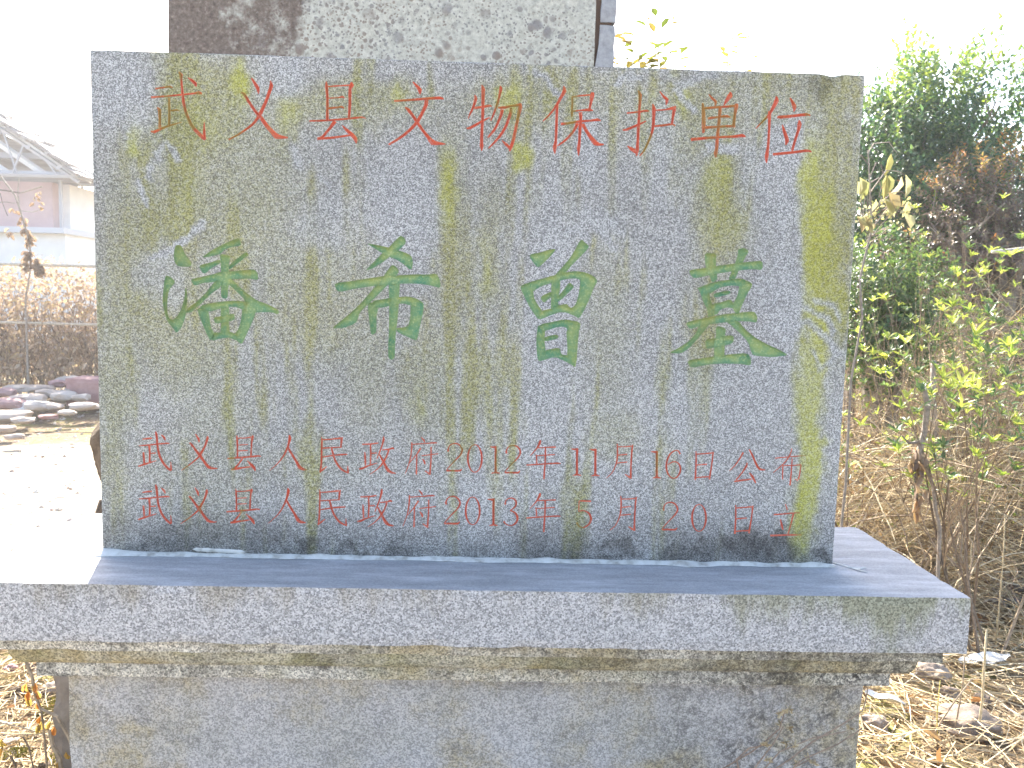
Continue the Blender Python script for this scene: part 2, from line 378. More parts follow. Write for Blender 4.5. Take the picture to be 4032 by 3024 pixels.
def cap_mat():
    M = MT('granite_cap_slab', .88, .25); p = M.pos()
    g, s_ = granite_base(M, p, .20, .40, .64, 430, (1, .96, .93))
    sep = M.n('ShaderNodeSeparateXYZ'); M.l(p, sep.inputs[0])
    grain = M.ramp(s_, [(.45, .6), (.8, 1.35)])
    n1 = M.noise(M.map(p, sc=(8, 2, 1.6)), 1.6, 6, .68)
    top = M.ramp(sep.outputs[2], [(0, 0), (1, 1)])
    edge = M.n('ShaderNodeMapRange'); M.l(sep.outputs[2], edge.inputs[0]); edge.inputs[1].default_value = -.075; edge.inputs[2].default_value = -.003
    edge.inputs[3].default_value = -.16; edge.inputs[4].default_value = .10
    right = M.n('ShaderNodeMapRange'); M.l(sep.outputs[0], right.inputs[0]); right.inputs[1].default_value = .75; right.inputs[2].default_value = 1.3
    right.inputs[3].default_value = 0; right.inputs[4].default_value = .15
    f = M.math('ADD', M.math('ADD', n1, edge.outputs[0]), right.outputs[0])
    moss = M.mix(M.math('MULTIPLY', right.outputs[0], 9.0, True), (.29, .25, .18), (.19, .19, .075))
    front = M.mix(M.math('MULTIPLY', M.ramp(f, [(.54, 0), (.70, 1)]), .62), g, M.mix(1.0, moss, grain, 'MULTIPLY'))
    # smooth sawn top, streaky
    nt_ = M.noise(M.map(p, sc=(3, 16, 1)), 2.4, 6, .7)
    tc = M.ramp(nt_, [(.3, (.27, .27, .275)), (.5, (.37, .37, .38)), (.62, (.47, .47, .485)), (.75, (.64, .64, .66))])
    tc = M.mix(.2, tc, g)
    up = M.n('ShaderNodeSeparateXYZ'); M.l(M.n('ShaderNodeNewGeometry').outputs['Normal'], up.inputs[0])
    c = M.mix(M.ramp(up.outputs[2], [(.6, 0), (.8, 1)]), front, tc)
    M.col(c); M.bump(M.math('ADD', M.noise(p, 400, 3, .7), M.noise(p, 90, 3)), .0011, .7)
    return M.m
M_cap = cap_mat()
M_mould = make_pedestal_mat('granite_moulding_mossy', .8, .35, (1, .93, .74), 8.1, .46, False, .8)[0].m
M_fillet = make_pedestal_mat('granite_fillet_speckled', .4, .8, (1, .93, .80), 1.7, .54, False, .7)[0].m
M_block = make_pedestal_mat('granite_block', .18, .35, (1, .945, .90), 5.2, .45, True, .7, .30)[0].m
Mm = MT('lime_mortar', .9); _n = Mm.noise(Mm.pos(), 60, 4); Mm.col(Mm.ramp(_n, [(.3, (.40, .37, .32)), (.5, (.62, .60, .55)), (.8, (.74, .72, .68))])); Mm.bump(Mm.noise(Mm.pos(), 150, 3), .0015); M_mortar = Mm.m
def pillar_mat():
    M = MT('pale_limestone_spotted', .92, .2); p = M.pos()
    n1 = M.noise(p, 60, 5, .75); base = M.ramp(n1, [(.3, (.30, .29, .25)), (.5, (.50, .49, .42)), (.7, (.66, .65, .57))])
    # round lichen spots
    wv = M.noise(p, 30, 3, .6, 0, 'Color'); va = M.n('ShaderNodeVectorMath'); va.operation = 'MULTIPLY_ADD'; M.l(wv, va.inputs[0]); va.inputs[1].default_value = (.02, .02, .02); M.l(p, va.inputs[2])
    acc = None
    for sc, th, sd_ in ((13, .27, 0), (24, .30, 3), (48, .34, 8), (95, .36, 5)):
        d = M.voro(M.map(va.outputs[0], loc=(sd_, 0, sd_), sc=(1, .3, 1)), sc); m_ = M.ramp(d, [(th * .72, 1), (th, 0)])
        gate = M.ramp(M.noise(M.map(p, loc=(sd_, 0, 0)), 3.5, 3), [(.38, 0), (.52, 1)]); m_ = M.math('MULTIPLY', m_, gate)
        acc = m_ if acc is None else M.math('MAXIMUM', acc, m_)
    spot = M.mix(M.ramp(M.noise(p, 11, 3), [(.42, 0), (.6, 1)]), M.ramp(M.noise(p, 90, 4, .7), [(.3, (.16, .15, .145)), (.7, (.30, .29, .29))]), (.24, .19, .155))
    c = M.mix(M.math('MULTIPLY', acc, .85), base, spot)
    sep = M.n('ShaderNodeSeparateXYZ'); M.l(p, sep.inputs[0])
    mr = M.n('ShaderNodeMapRange'); M.l(sep.outputs[0], mr.inputs[0]); mr.inputs[1].default_value = -.30; mr.inputs[2].default_value = .22; mr.inputs[3].default_value = .36; mr.inputs[4].default_value = -.12
    dm = M.ramp(M.math('ADD', M.noise(p, 8, 6, .7), mr.outputs[0]), [(.52, 0), (.66, 1)])
    dc = M.ramp(M.noise(p, 75, 5, .75), [(.35, (.10, .075, .06)), (.55, (.19, .15, .125)), (.7, (.36, .30, .24))])
    c = M.mix(M.math('MULTIPLY', dm, .92), c, dc)
    M.col(c); M.bump(M.math('ADD', M.noise(p, 120, 4, .7), M.math('MULTIPLY', acc, .3)), .002, .7)
    return M.m
M_pillar = pillar_mat()
Mm = MT('grey_side_stone', .9); _n = Mm.noise(Mm.pos(), 50, 5, .7); Mm.col(Mm.ramp(_n, [(.3, (.26, .26, .265)), (.7, (.44, .44, .445))])); Mm.bump(_n, .002); M_side = Mm.m
Mm = MT('brown_mortar', .95); Mm.col((.13, .085, .06)); M_crack = Mm.m
def rockmat(name, cols, scale=14, b=.006):
    M = MT(name, .92, .2); p = M.pos()
    oi = M.n('ShaderNodeObjectInfo').outputs['Random']
    f = M.math('ADD', M.math('MULTIPLY', M.noise(p, scale, 6, .7), .8), M.math('MULTIPLY', oi, .25))
    M.col(M.ramp(f, [(.3 + .5 * i / (len(cols) - 1), c) for i, c in enumerate(cols)])); M.bump(M.noise(p, scale * 4, 5, .7), b, .8); return M.m
M_rock = rockmat('field_rock', [(.15, .115, .09), (.28, .225, .18), (.40, .34, .28)])
M_rubble = rockmat('pale_rubble', [(.30, .24, .20), (.42, .36, .31), (.54, .49, .44)], 10)
M_boulder = rockmat('brown_weathered_rock', [(.06, .042, .03), (.16, .115, .075), (.32, .25, .17)], 40, .006)
M_plinth = rockmat('plinth_stone', [(.14, .11, .09), (.32, .27, .22), (.46, .41, .36)], 9, .004)
M_pinkstone = rockmat('pink_sandstone', [(.20, .12, .12), (.33, .21, .20), (.42, .30, .28)], 8)

# ------------------------------------------------------------------ the carved characters (stroke centre lines with widths)
Z3, Z2 = 2212 / 600.0, 1269 / 600.0
def S(txt):
    out = []
    for st in txt.split('|'):
        pts = [tuple(float(a) for a in q.split(',')) for q in st.strip().split(';') if q.strip()]
        out.append(pts)
    return out
WU = "150,145,14;230,135,24;290,130,20|100,240,14;220,232,22;380,215,20;500,205,22;545,210,12|250,240,34;258,350,26;255,490,28|165,335,26;172,420,30;178,500,24|265,350,16;345,345,18|90,540,20;180,510,26;260,485,20;355,455,8|340,30,10;352,70,34;365,180,30;375,280,30;405,400,32;460,500,32;520,565,34;565,600,30|562,475,8;565,540,20;568,600,28|425,80,12;465,120,34;485,160,14"
YI = "920,70,12;965,140,34;975,190,20|1090,100,20;1095,130,36;1060,240,26;1000,350,34;960,410,24;880,480,16;800,540,14;715,598,8|835,195,20;870,230,32;930,310,32;985,380,44;1040,460,36;1110,550,44;1180,570,26;1240,568,8"
XIAN = "1520,90,12;1525,140,26;1530,270,22;1530,410,26|1530,130,14;1640,128,14;1730,115,20|1752,90,20;1748,125,36;1735,200,20;1725,400,24|1540,230,14;1680,222,14|1540,315,16;1680,308,14|1385,425,22;1530,415,24;1720,400,24;1830,388,24;1872,395,12|1605,425,24;1550,500,22;1490,570,30|1440,585,24;1500,575,36;1600,560,22;1720,545,18|1670,455,8;1720,505,34;1770,560,44;1790,605,14"
REN = "290,85,14;300,130,46;280,220,30;255,290,26;200,400,20;120,500,14;5,600,6|270,260,30;320,350,30;390,460,34;440,550,50;490,580,40;555,590,10"
MIN = "760,110,10;765,170,24;762,300,22;758,450,24;750,560,24;738,630,18|740,620,14;775,590,26;840,540,10|765,155,16;900,145,18;1040,130,26|1062,115,18;1050,160,30;1040,260,20|770,275,18;900,268,18;1055,260,16|770,405,16;930,380,20;1060,368,22;1135,365,14|905,275,24;925,350,30;945,420,26;990,510,30;1060,590,30;1150,635,20|1142,530,8;1142,590,22;1150,640,20"
ZHENG = "1350,220,20;1480,215,20;1585,200,18|1470,220,20;1475,350,24;1468,510,20|1480,350,18;1560,345,18|1388,330,14;1392,400,28;1398,530,20|1305,575,20;1350,570,30;1440,530,20;1570,490,8|1660,105,12;1660,150,34;1640,230,20;1600,340,20;1560,435,12|1640,300,16;1740,290,20;1790,275,30;1812,290,10|1735,300,26;1710,380,22;1655,480,30;1600,550,16;1530,610,12;1460,655,6|1600,365,18;1640,440,30;1680,520,36;1730,600,46;1780,630,30;1840,640,8"
FU = "208,45,6;232,72,14;238,90,6|130,105,8;240,98,7;320,92,12;342,95,4|130,88,8;130,130,12;122,200,9;105,270,7;75,350,4|205,135,14;170,190,8;105,265,5|172,190,10;170,280,10;168,355,12|212,200,7;290,190,8;350,183,7|290,125,10;290,230,10;283,320,12;280,360,14|240,325,6;275,350,14|218,225,6;235,250,16;240,272,8"
D2 = "430,145,16;435,166,14|430,150,10;445,115,8;480,98,9;520,105,12;545,135,14;548,165,14;525,205,11;480,250,8;430,305,7;418,325,7|420,325,12;470,324,14;530,325,14;545,308,6"
D1 = "780,125,6;815,130,16;832,126,18|830,120,18;828,220,17;828,335,17|793,346,6;828,338,16;864,346,6"
D3 = "908,592,14;910,608,12|905,600,8;915,570,8;950,552,9;985,562,13;1000,590,14;990,625,12;950,655,8|950,658,10;985,670,14;1010,710,18;1000,755,14;960,782,9;915,770,8;895,745,14"
D6 = "165,145,14;150,118,9;120,115,9;80,145,12;55,200,14;50,260,15;65,310,12;100,345,9;140,335,11;165,290,14;165,245,13;140,212,9;100,210,8;62,235,7"
D5 = "608,578,14;510,575,10|508,575,8;505,665,7|505,665,8;545,655,9;590,680,14;608,725,18;590,770,14;545,798,10;505,785,10;488,755,18"
NIAN = "185,70,10;180,95,20;150,145,9;100,200,5|160,135,8;240,130,8;315,128,12|150,200,7;230,195,8;305,190,8|150,190,8;155,230,11;155,265,10|70,278,10;220,268,10;330,262,12;355,265,6|228,130,12;225,250,12;218,340,12;216,395,14"
YUE = "825,100,8;828,150,12;825,230,12;808,290,9;780,345,7;735,385,4|830,125,8;890,125,8;945,120,10|955,108,12;948,150,12;940,280,12;938,390,16|890,355,6;930,380,18|830,195,8;910,188,9|825,260,8;910,252,9"
RI = "297,120,8;298,200,12;295,280,12;290,360,14|300,145,10;370,140,9;430,135,12|440,125,14;432,200,10;420,280,12;408,355,14|300,235,8;390,228,10|295,340,9;350,335,10;412,332,10"
GONG = "690,130,14;665,175,12;620,240,9;575,282,4|740,105,12;770,160,14;800,230,16;830,270,20;875,275,5|720,215,8;718,240,16;680,300,10;630,360,12|615,372,12;680,362,14;760,352,9|742,300,10;770,335,20;795,385,10"
BU = "955,178,8;1060,168,7;1180,158,8;1215,160,5|1095,95,6;1080,150,10;1030,220,9;940,298,4|1020,235,9;1018,355,10|1025,240,8;1110,238,8;1175,232,9|1172,235,10;1160,310,9;1150,355,12|1120,350,4;1145,365,10|1098,180,8;1090,300,10;1080,405,14"
LI = "1042,560,6;1055,600,10;1058,612,5|945,648,12;1050,640,10;1140,632,10;1165,635,5|1000,685,8;1012,740,18;1022,775,10|1108,640,14;1090,720,10;1062,810,9|915,822,14;1040,818,12;1175,816,14"
def zero(cx, cy, rx, ry):
    pts = []
    for i in range(21):
        a = 2 * math.pi * i / 20
        pts.append((cx + rx * math.sin(a), cy - ry * math.cos(a), 7 + 8 * abs(math.sin(a)) ** 2))
    return [pts]
CH = []   # (char, colour, strokes, offset, zoom, shift)
def C(ch, txt, off, z, sh=(0, 0)): CH.append((ch, 'red', S(txt) if isinstance(txt, str) else txt, off, z, sh))
o = (560, 200)
C('武', "190,550,22;300,535,20;400,520,34;440,540,12|130,675,30;350,660,26;600,635,24;750,620,26;820,610,50;870,625,20|390,680,34;395,900,34;390,1090,36|215,825,16;250,860,50;255,1000,36;255,1120,44|410,870,22;500,860,30;545,870,14|125,1165,20;170,1180,44;280,1130,36;420,1080,28;575,1035,10|530,305,14;560,350,56;565,420,30;580,560,32;590,680,40;620,850,44;680,1010,46;750,1130,46;850,1230,56;915,1285,50|900,1030,10;900,1130,30;900,1290,50|665,390,12;720,430,40;770,480,50;785,520,20", o, Z3)
C('义', "1585,395,22;1640,480,44;1680,550,52;1688,625,14|1860,430,10;1875,510,56;1840,610,48;1790,750,46;1720,900,54;1680,970,44;1600,1070,36;1480,1160,32;1370,1230,28;1255,1290,24|1430,610,16;1475,625,44;1560,760,40;1650,890,40;1730,980,56;1800,1080,56;1890,1180,64;1950,1240,80;2030,1255,50;2115,1260,20", o, Z3)
o = (1180, 200)
C('县', "385,445,10;390,520,44;400,650,36;402,800,38;400,1000,40|400,520,20;560,510,20;720,500,24|745,455,20;755,500,70;730,560,44;730,750,40;715,980,36|410,690,14;560,680,18;620,668,28;655,690,10|410,840,30;560,820,26;610,815,34;645,835,14|140,1018,20;300,1015,26;500,1003,26;720,985,26;900,965,28;960,985,10|510,1020,60;480,1070,50;400,1170,36;330,1250,36;260,1280,36|255,1275,40;450,1265,34;600,1245,30;740,1225,26|615,1080,10;680,1150,44;760,1220,56;810,1280,60;822,1345,14", o, Z3)
C('文', "1640,450,12;1700,510,40;1745,570,60;1745,635,14|1370,728,30;1600,715,32;1850,695,36;2030,685,46;2090,700,12|1840,700,54;1835,780,56;1790,880,44;1720,1010,50;1640,1110,44;1530,1210,40;1400,1300,34;1290,1362,28|1530,820,16;1570,850,44;1640,940,42;1700,1030,44;1790,1160,40;1870,1260,50;1930,1330,80;2020,1345,46;2115,1355,14", o, Z3)
o = (1800, 230)
C('物', "258,530,16;268,590,50;240,690,34;190,800,26;160,875,10|250,720,36;380,705,34;470,685,36;505,700,10|355,385,14;378,450,56;375,600,44;372,800,44;362,1000,40;355,1200,46;355,1270,56;358,1340,14|135,1010,12;190,1010,42;350,920,34;470,858,20|625,400,14;635,440,44;610,560,34;570,700,34;520,830,26;487,905,18|590,715,26;680,715,40;800,690,30;900,680,50|915,650,30;915,710,60;885,850,44;855,1000,44;820,1170,44;780,1290,50;760,1350,16|650,1190,10;700,1240,40;765,1300,44|655,740,50;640,810,44;590,940,36;530,1050,36;445,1150,26|780,715,40;780,780,50;740,900,40;690,1020,40;610,1140,38;540,1220,30;455,1305,18", o, Z3)
C('保', "1545,400,14;1560,470,60;1510,560,44;1450,670,38;1380,770,30;1310,850,24;1243,912,14|1455,680,30;1447,800,38;1440,1000,38;1432,1200,36;1415,1290,60;1420,1385,12|1670,560,30;1672,650,26;1665,790,34;1665,850,20|1665,560,24;1800,540,22;1930,530,24|1965,490,40;1960,540,64;1940,650,34;1920,745,36|1680,765,24;1800,755,24;1920,745,44;1970,760,16|1505,950,40;1600,945,34;1780,915,36;1930,905,30;2040,890,42;2085,910,12|1790,780,54;1795,900,40;1785,1000,44;1775,1200,38;1762,1300,50;1762,1412,14|1750,940,50;1700,1040,38;1620,1140,34;1530,1220,28;1455,1268,16|1820,950,50;1880,1060,46;1950,1160,60;2010,1230,76;2070,1250,40;2130,1248,14", o, Z3)
o = (2430, 230)
C('护', "140,795,24;300,778,24;430,760,36;465,772,10|300,465,14;335,530,50;325,700,36;318,850,38;308,1000,42;300,1200,38;290,1330,50;280,1420,20|150,1270,12;200,1310,50;280,1360,60|80,1040,20;150,1030,36;300,965,34;420,910,16|620,480,14;680,560,36;725,600,50;708,675,16|515,660,16;532,730,56;530,850,44;520,1000,40;490,1120,34;440,1240,32;390,1340,26;325,1418,16|550,755,24;700,745,20;820,720,50|845,690,24;830,740,50;810,850,36;795,960,34|530,985,24;650,975,30;800,955,30;845,985,14", o, Z3)
C('单', "1330,520,14;1380,580,34;1430,630,44;1420,690,16|1645,485,16;1640,540,76;1590,610,50;1550,680,16|1240,645,20;1250,730,50;1255,850,56;1255,1000,56;1250,1085,24|1270,725,36;1450,710,34;1600,700,32;1720,690,40|1735,655,40;1730,700,60;1710,800,40;1690,980,44|1315,870,36;1450,855,30;1600,840,40;1645,860,16|1270,1005,40;1450,995,34;1600,985,34;1715,985,34|1070,1180,46;1150,1170,44;1450,1145,34;1700,1135,38;1820,1120,50;1865,1140,14|1495,710,50;1485,850,44;1470,1000,44;1455,1150,48;1445,1300,48;1430,1380,54;1430,1440,20", o, Z3)
C('位', "945,475,14;950,540,66;900,640,50;850,730,36;780,810,32;720,870,26;650,945,12|850,690,50;845,850,40;840,1000,34;828,1200,38;805,1350,56;805,1445,14|1145,495,14;1190,580,50;1210,630,60;1200,700,14|960,775,20;1000,780,46;1200,762,40;1390,740,44;1440,760,12|1035,890,16;1060,980,46;1095,1080,56;1100,1130,56;1080,1185,16|1275,820,12;1285,880,60;1260,990,40;1220,1110,38;1175,1270,36|895,1320,36;1050,1305,40;1200,1290,36;1400,1265,40;1460,1290,12", (2800, 250), Z3)
a, b, c2, d6 = (520, 1690), (1060, 1690), (1560, 1700), (2600, 1720)
e5 = (2040, 1700)
C('武', WU, a, Z3); C('义', YI, a, Z3); C('县', XIAN, a, Z3); C('人', REN, b, Z3); C('民', MIN, b, Z3); C('政', ZHENG, b, Z3)
C('府', FU, c2, Z2); C('2', D2, c2, Z2); C('0', zero(655, 222, 58, 115), c2, Z2); C('1', D1, c2, Z2); C('2', D2, c2, Z2, (485, 16))
C('年', NIAN, e5, Z2); C('1', D1, c2, Z2, (677, 18)); C('1', D1, c2, Z2, (830, 22)); C('月', YUE, e5, Z2); C('1', D1, c2, Z2, (1342, 40))
C('6', D6, d6, Z2); C('日', RI, d6, Z2); C('公', GONG, d6, Z2); C('布', BU, d6, Z2)
C('武', WU, a, Z3, (0, 772)); C('义', YI, a, Z3, (-10, 776)); C('县', XIAN, a, Z3, (-15, 773)); C('人', REN, b, Z3, (-22, 768)); C('民', MIN, b, Z3, (-28, 764)); C('政', ZHENG, b, Z3, (-28, 763))
C('府', FU, c2, Z2, (-20, 440)); C('2', D2, c2, Z2, (-18, 440)); C('0', zero(637, 659, 58, 115), c2, Z2); C('1', D1, c2, Z2, (-18, 436)); C('3', D3, c2, Z2)
C('年', NIAN, e5, Z2, (-2, 440)); C('5', D5, e5, Z2); C('月', YUE, e5, Z2, (30, 435)); C('2', D2, c2, Z2, (1794, 490)); C('0', zero(322, 675, 58, 112), d6, Z2)
C('日', RI, d6, Z2, (330, 448)); C('立', LI, d6, Z2)
PAN = ["345,240 400,235 430,265 480,380 575,500 555,550 480,555 370,550 330,500 310,430 315,320 330,270", "200,675 260,700 325,755 325,790 270,850 235,920 218,1050 215,1200 245,1300 290,1325 350,1290 420,1170 465,1010 475,870 490,850 508,950 505,1080 490,1230 465,1330 420,1440 350,1520 300,1450 210,1340 170,1200 145,1050 160,880 175,740",
 "720,415 850,320 1000,240 1180,160 1255,135 1290,215 1270,250 1130,270 1040,310 990,370 860,400 780,418", "670,535 820,500 980,445 1000,500 860,570 770,655 725,640", "1365,335 1405,385 1350,420 1240,500 1120,600 1080,560 1130,520 1260,410",
 "975,365 1120,390 1130,420 1110,500 1110,620 1120,800 1100,860 1095,1015 1000,1015 995,860 1000,700 990,480", "550,735 700,705 880,665 1000,625 1120,625 1300,605 1480,590 1530,650 1540,750 1400,725 1180,735 1050,745 880,780 750,785 610,835",
 "1010,700 1000,850 880,920 760,1040 690,1110 640,1140 575,1215 480,1225 505,1160 650,1060 780,930 880,800 950,720", "1060,690 1150,730 1250,830 1400,960 1520,1045 1680,1100 1845,1190 1825,1250 1740,1215 1560,1215 1470,1225 1350,1140 1340,1030 1240,930 1130,830 1080,800",
 "690,1120 850,1080 1050,1055 1210,1045 1370,1065 1500,1100 1490,1230 1310,1180 1230,1140 1100,1135 980,1165 820,1210 700,1190", "650,1150 810,1180 830,1300 850,1440 900,1510 850,1635 800,1560 720,1370 670,1240", "1300,1160 1490,1180 1500,1230 1430,1400 1330,1620 1300,1680 1230,1640 1190,1540 1260,1440 1300,1250",
 "880,1505 980,1510 1110,1490 1210,1530 1270,1600 1230,1630 1120,1585 1010,1590 850,1635", "990,1100 1110,1100 1120,1250 1110,1400 1130,1530 980,1540 1000,1380 990,1260", "885,1290 1000,1270 1130,1240 1190,1240 1200,1320 1120,1350 910,1385"]
XI = ["1170,25 1220,55 1255,130 1150,235 1020,330 890,430 760,510 655,540 740,450 850,340 930,260 1010,190 1080,110", "670,140 780,155 900,180 1010,205 1150,245 1280,290 1335,335 1350,430 1335,515 1300,520 1220,450 1120,380 1020,345 910,290 820,230",
 "205,720 450,690 700,650 930,615 1130,605 1400,590 1560,595 1690,575 1745,680 1750,795 1640,760 1430,725 1150,725 980,745 740,765 500,800 275,850 230,800", "1045,450 1110,480 1150,550 1080,640 990,740 880,850 780,950 680,1040 575,1150 550,1230 520,1300 350,1370 165,1380 300,1270 480,1120 640,960 770,800 900,650 980,530",
 "690,1000 860,1000 840,1110 820,1190 820,1430 760,1475 735,1440 720,1300 700,1130", "770,970 900,955 1020,930 1140,920 1280,910 1400,940 1500,1000 1440,1060 1300,1040 1200,1010 1050,1040 880,1080 750,1060", "1310,950 1430,960 1510,1010 1500,1140 1460,1300 1410,1555 1340,1530 1120,1430 1100,1370 1220,1360 1280,1340 1310,1220 1315,1080",
 "990,640 1080,620 1160,700 1150,900 1140,1100 1120,1300 1100,1450 1090,1650 1085,1800 1040,1840 990,1800 990,1600 1000,1400 1005,1100 1000,850"]
ZENG = ["545,260 680,240 800,200 925,180 870,260 780,350 680,445 650,450 600,400 540,310", "1290,45 1340,90 1405,145 1350,220 1240,330 1140,430 1070,520 960,620 860,640 900,570 1000,460 1120,320 1200,190 1250,90",
 "395,720 560,660 720,615 900,565 1080,520 1220,505 1370,530 1480,590 1525,650 1490,700 1290,690 1260,630 1200,610 1080,620 960,650 850,680 700,730 600,790 560,840 430,830", "395,720 540,720 590,790 600,900 650,990 720,1080 740,1150 670,1210 640,1180 540,1040 450,860",
 "1270,620 1450,590 1525,650 1470,740 1410,900 1330,1070 1255,1200 1180,1150 1130,1050 1200,1000 1240,880 1265,740", "690,1090 840,1050 970,1000 1080,980 1110,1030 1190,1050 1255,1190 1170,1150 1060,1105 960,1105 860,1140 720,1200 670,1210", "850,620 985,600 975,800 940,940 980,1060 840,1080 850,850",
 "680,885 850,800 890,850 840,890 790,930 740,970", "1110,665 1190,730 1100,820 1000,920 930,960 920,880 970,850 1030,780"]
ZENG2 = ["380,275 440,290 430,400 440,480 440,560 385,580 370,540 362,400 372,300", "385,270 500,248 600,225 735,250 720,330 625,320 605,290 540,290 450,320 400,330", "610,290 730,250 715,350 695,628 660,610 600,560 625,515", "425,375 540,350 550,385 430,415", "430,485 560,460 570,520 625,525 690,625 600,575 515,538 385,580 400,520"]
MU = ["715,90 895,110 880,200 885,330 905,460 870,510 820,520 790,430 740,330 725,250", "1200,40 1290,20 1365,65 1300,170 1270,240 1220,330 1170,450 1150,490 1060,480 1110,370 1160,240 1200,120", "490,345 740,310 880,285 1140,250 1400,220 1560,205 1560,345 1400,330 1220,350 1000,380 800,415 560,470 500,400",
 "600,600 800,560 830,640 785,690 810,800 840,860 880,1000 760,1030 770,950 690,790 640,640", "640,590 850,520 1060,485 1240,460 1390,525 1415,560 1330,680 1230,640 1220,575 1080,570 920,600 800,690 660,680", "1220,560 1415,560 1340,680 1270,830 1225,940 1220,990 1150,960 1110,850 1150,800 1200,700", "840,685 1080,635 1095,690 860,750",
 "830,835 960,810 1090,765 1140,830 1200,900 1215,985 1130,900 1040,885 940,920 890,1000 800,960", "435,1110 600,1065 760,1035 890,1005 1050,980 1250,960 1430,940 1485,1010 1475,1110 1350,1090 1200,1085 1000,1105 800,1130 640,1160 500,1205", "740,1070 800,1110 710,1230 600,1360 490,1480 370,1560 190,1545 350,1470 500,1370 600,1250 640,1130", "1010,1080 1200,1070 1300,1200 1430,1310 1600,1410 1800,1500 1940,1580 1700,1610 1450,1590 1400,1560 1350,1390 1240,1270 1120,1160"]
MU2 = ["505,385 590,405 580,470 580,560 575,640 520,700 470,700 490,640 490,560 505,480", "415,500 500,490 560,470 655,465 650,530 570,555 480,570 420,580", "262,675 400,655 490,640 580,628 770,612 800,665 795,720 720,705 560,700 440,708 295,742"]
def polys(lst, off, z):
    out = []
    for t in lst:
        pts = [tuple(float(a) for a in q.split(',')) for q in t.split()]
        out.append([(off[0] + x / z, off[1] + y / z) for x, y in pts])
    return out
def chaikin(p):
    q = []
    for i in range(len(p)):
        a, b = p[i], p[(i + 1) % len(p)]
        q.append((a[0] * .8 + b[0] * .2, a[1] * .8 + b[1] * .2)); q.append((a[0] * .2 + b[0] * .8, a[1] * .2 + b[1] * .8))
    return q
def to_face(u, v): q = at(u, v, 0); return (q.x, q.z)
GLY = []    # each glyph: dict(char, colour, polys (simple polygons on the face), centre lines)
def stroke_polys(pts):
    """smooth the centre line, then quads per segment plus a small disc at each joint"""
    P = [Vector((x, y)) for x, y, w_ in pts]; Wd = [w_ for _, _, w_ in pts]
    # subdivide with catmull-rom for curved strokes
    if len(P) > 3:
        Q = []; Wq = []
        for i in range(len(P) - 1):
            p0, p1, p2, p3 = P[max(i - 1, 0)], P[i], P[i + 1], P[min(i + 2, len(P) - 1)]
            for t in (0, .5):
                Q.append(.5 * ((2 * p1) + (p2 - p0) * t + (2 * p0 - 5 * p1 + 4 * p2 - p3) * t * t + (3 * p1 - p0 - 3 * p2 + p3) * t ** 3))
                Wq.append(Wd[i] * (1 - t) + Wd[i + 1] * t)
        Q.append(P[-1]); Wq.append(Wd[-1]); P, Wd = Q, Wq
    L, Rr = [], []
    for i, p in enumerate(P):
        t = P[min(i + 1, len(P) - 1)] - P[max(i - 1, 0)]
        if t.length < 1e-9: t = Vector((1, 0))
        t.normalize(); n_ = Vector((-t.y, t.x)) * Wd[i] * .5
        L.append(p + n_); Rr.append(p - n_)
    return [tuple(q) for q in L + Rr[::-1]], [tuple(q) for q in P]
for (ch, colr, strokes, off, z, sh) in CH:
    g = dict(ch=ch, col=colr, polys=[], lines=[])
    for st in strokes:
        # a pinch more width than the line reads: the worn arrises widen each cut
        st2 = [(x + sh[0], y + sh[1], w_ * (1.0 if z > 3 else 1.04) + .5) for x, y, w_ in st]
        po, ln = stroke_polys(st2)
        g['polys'].append([to_face(off[0] + x / z, off[1] + y / z) for x, y in po])
        g['lines'].append([to_face(off[0] + x / z, off[1] + y / z) for x, y in ln])
    GLY.append(g)
for ch, parts in (('潘', polys(PAN, (600, 900), Z3)), ('希', polys(XI, (1260, 920), Z3)), ('曾', polys(ZENG, (1940, 930), Z3) + polys(ZENG2, (1940, 1150), Z2)), ('墓', polys(MU, (2580, 970), Z3) + polys(MU2, (2580, 1100), Z2))):
    GLY.append(dict(ch=ch, col='green', polys=[[to_face(*p) for p in chaikin(q)] for q in parts], lines=[]))

def pip(px, pz, poly):
    """non-zero winding test, vectorised"""
    P = np.array(poly); n_ = len(P); wn = np.zeros(len(px), int)
    for i in range(n_):
        x0, z0 = P[i]; x1, z1 = P[(i + 1) % n_]
        cr = (x1 - x0) * (pz - z0) - (px - x0) * (z1 - z0)
        wn += ((z0 <= pz) & (z1 > pz) & (cr > 0)).astype(int)
        wn -= ((z0 > pz) & (z1 <= pz) & (cr < 0)).astype(int)
    return wn != 0

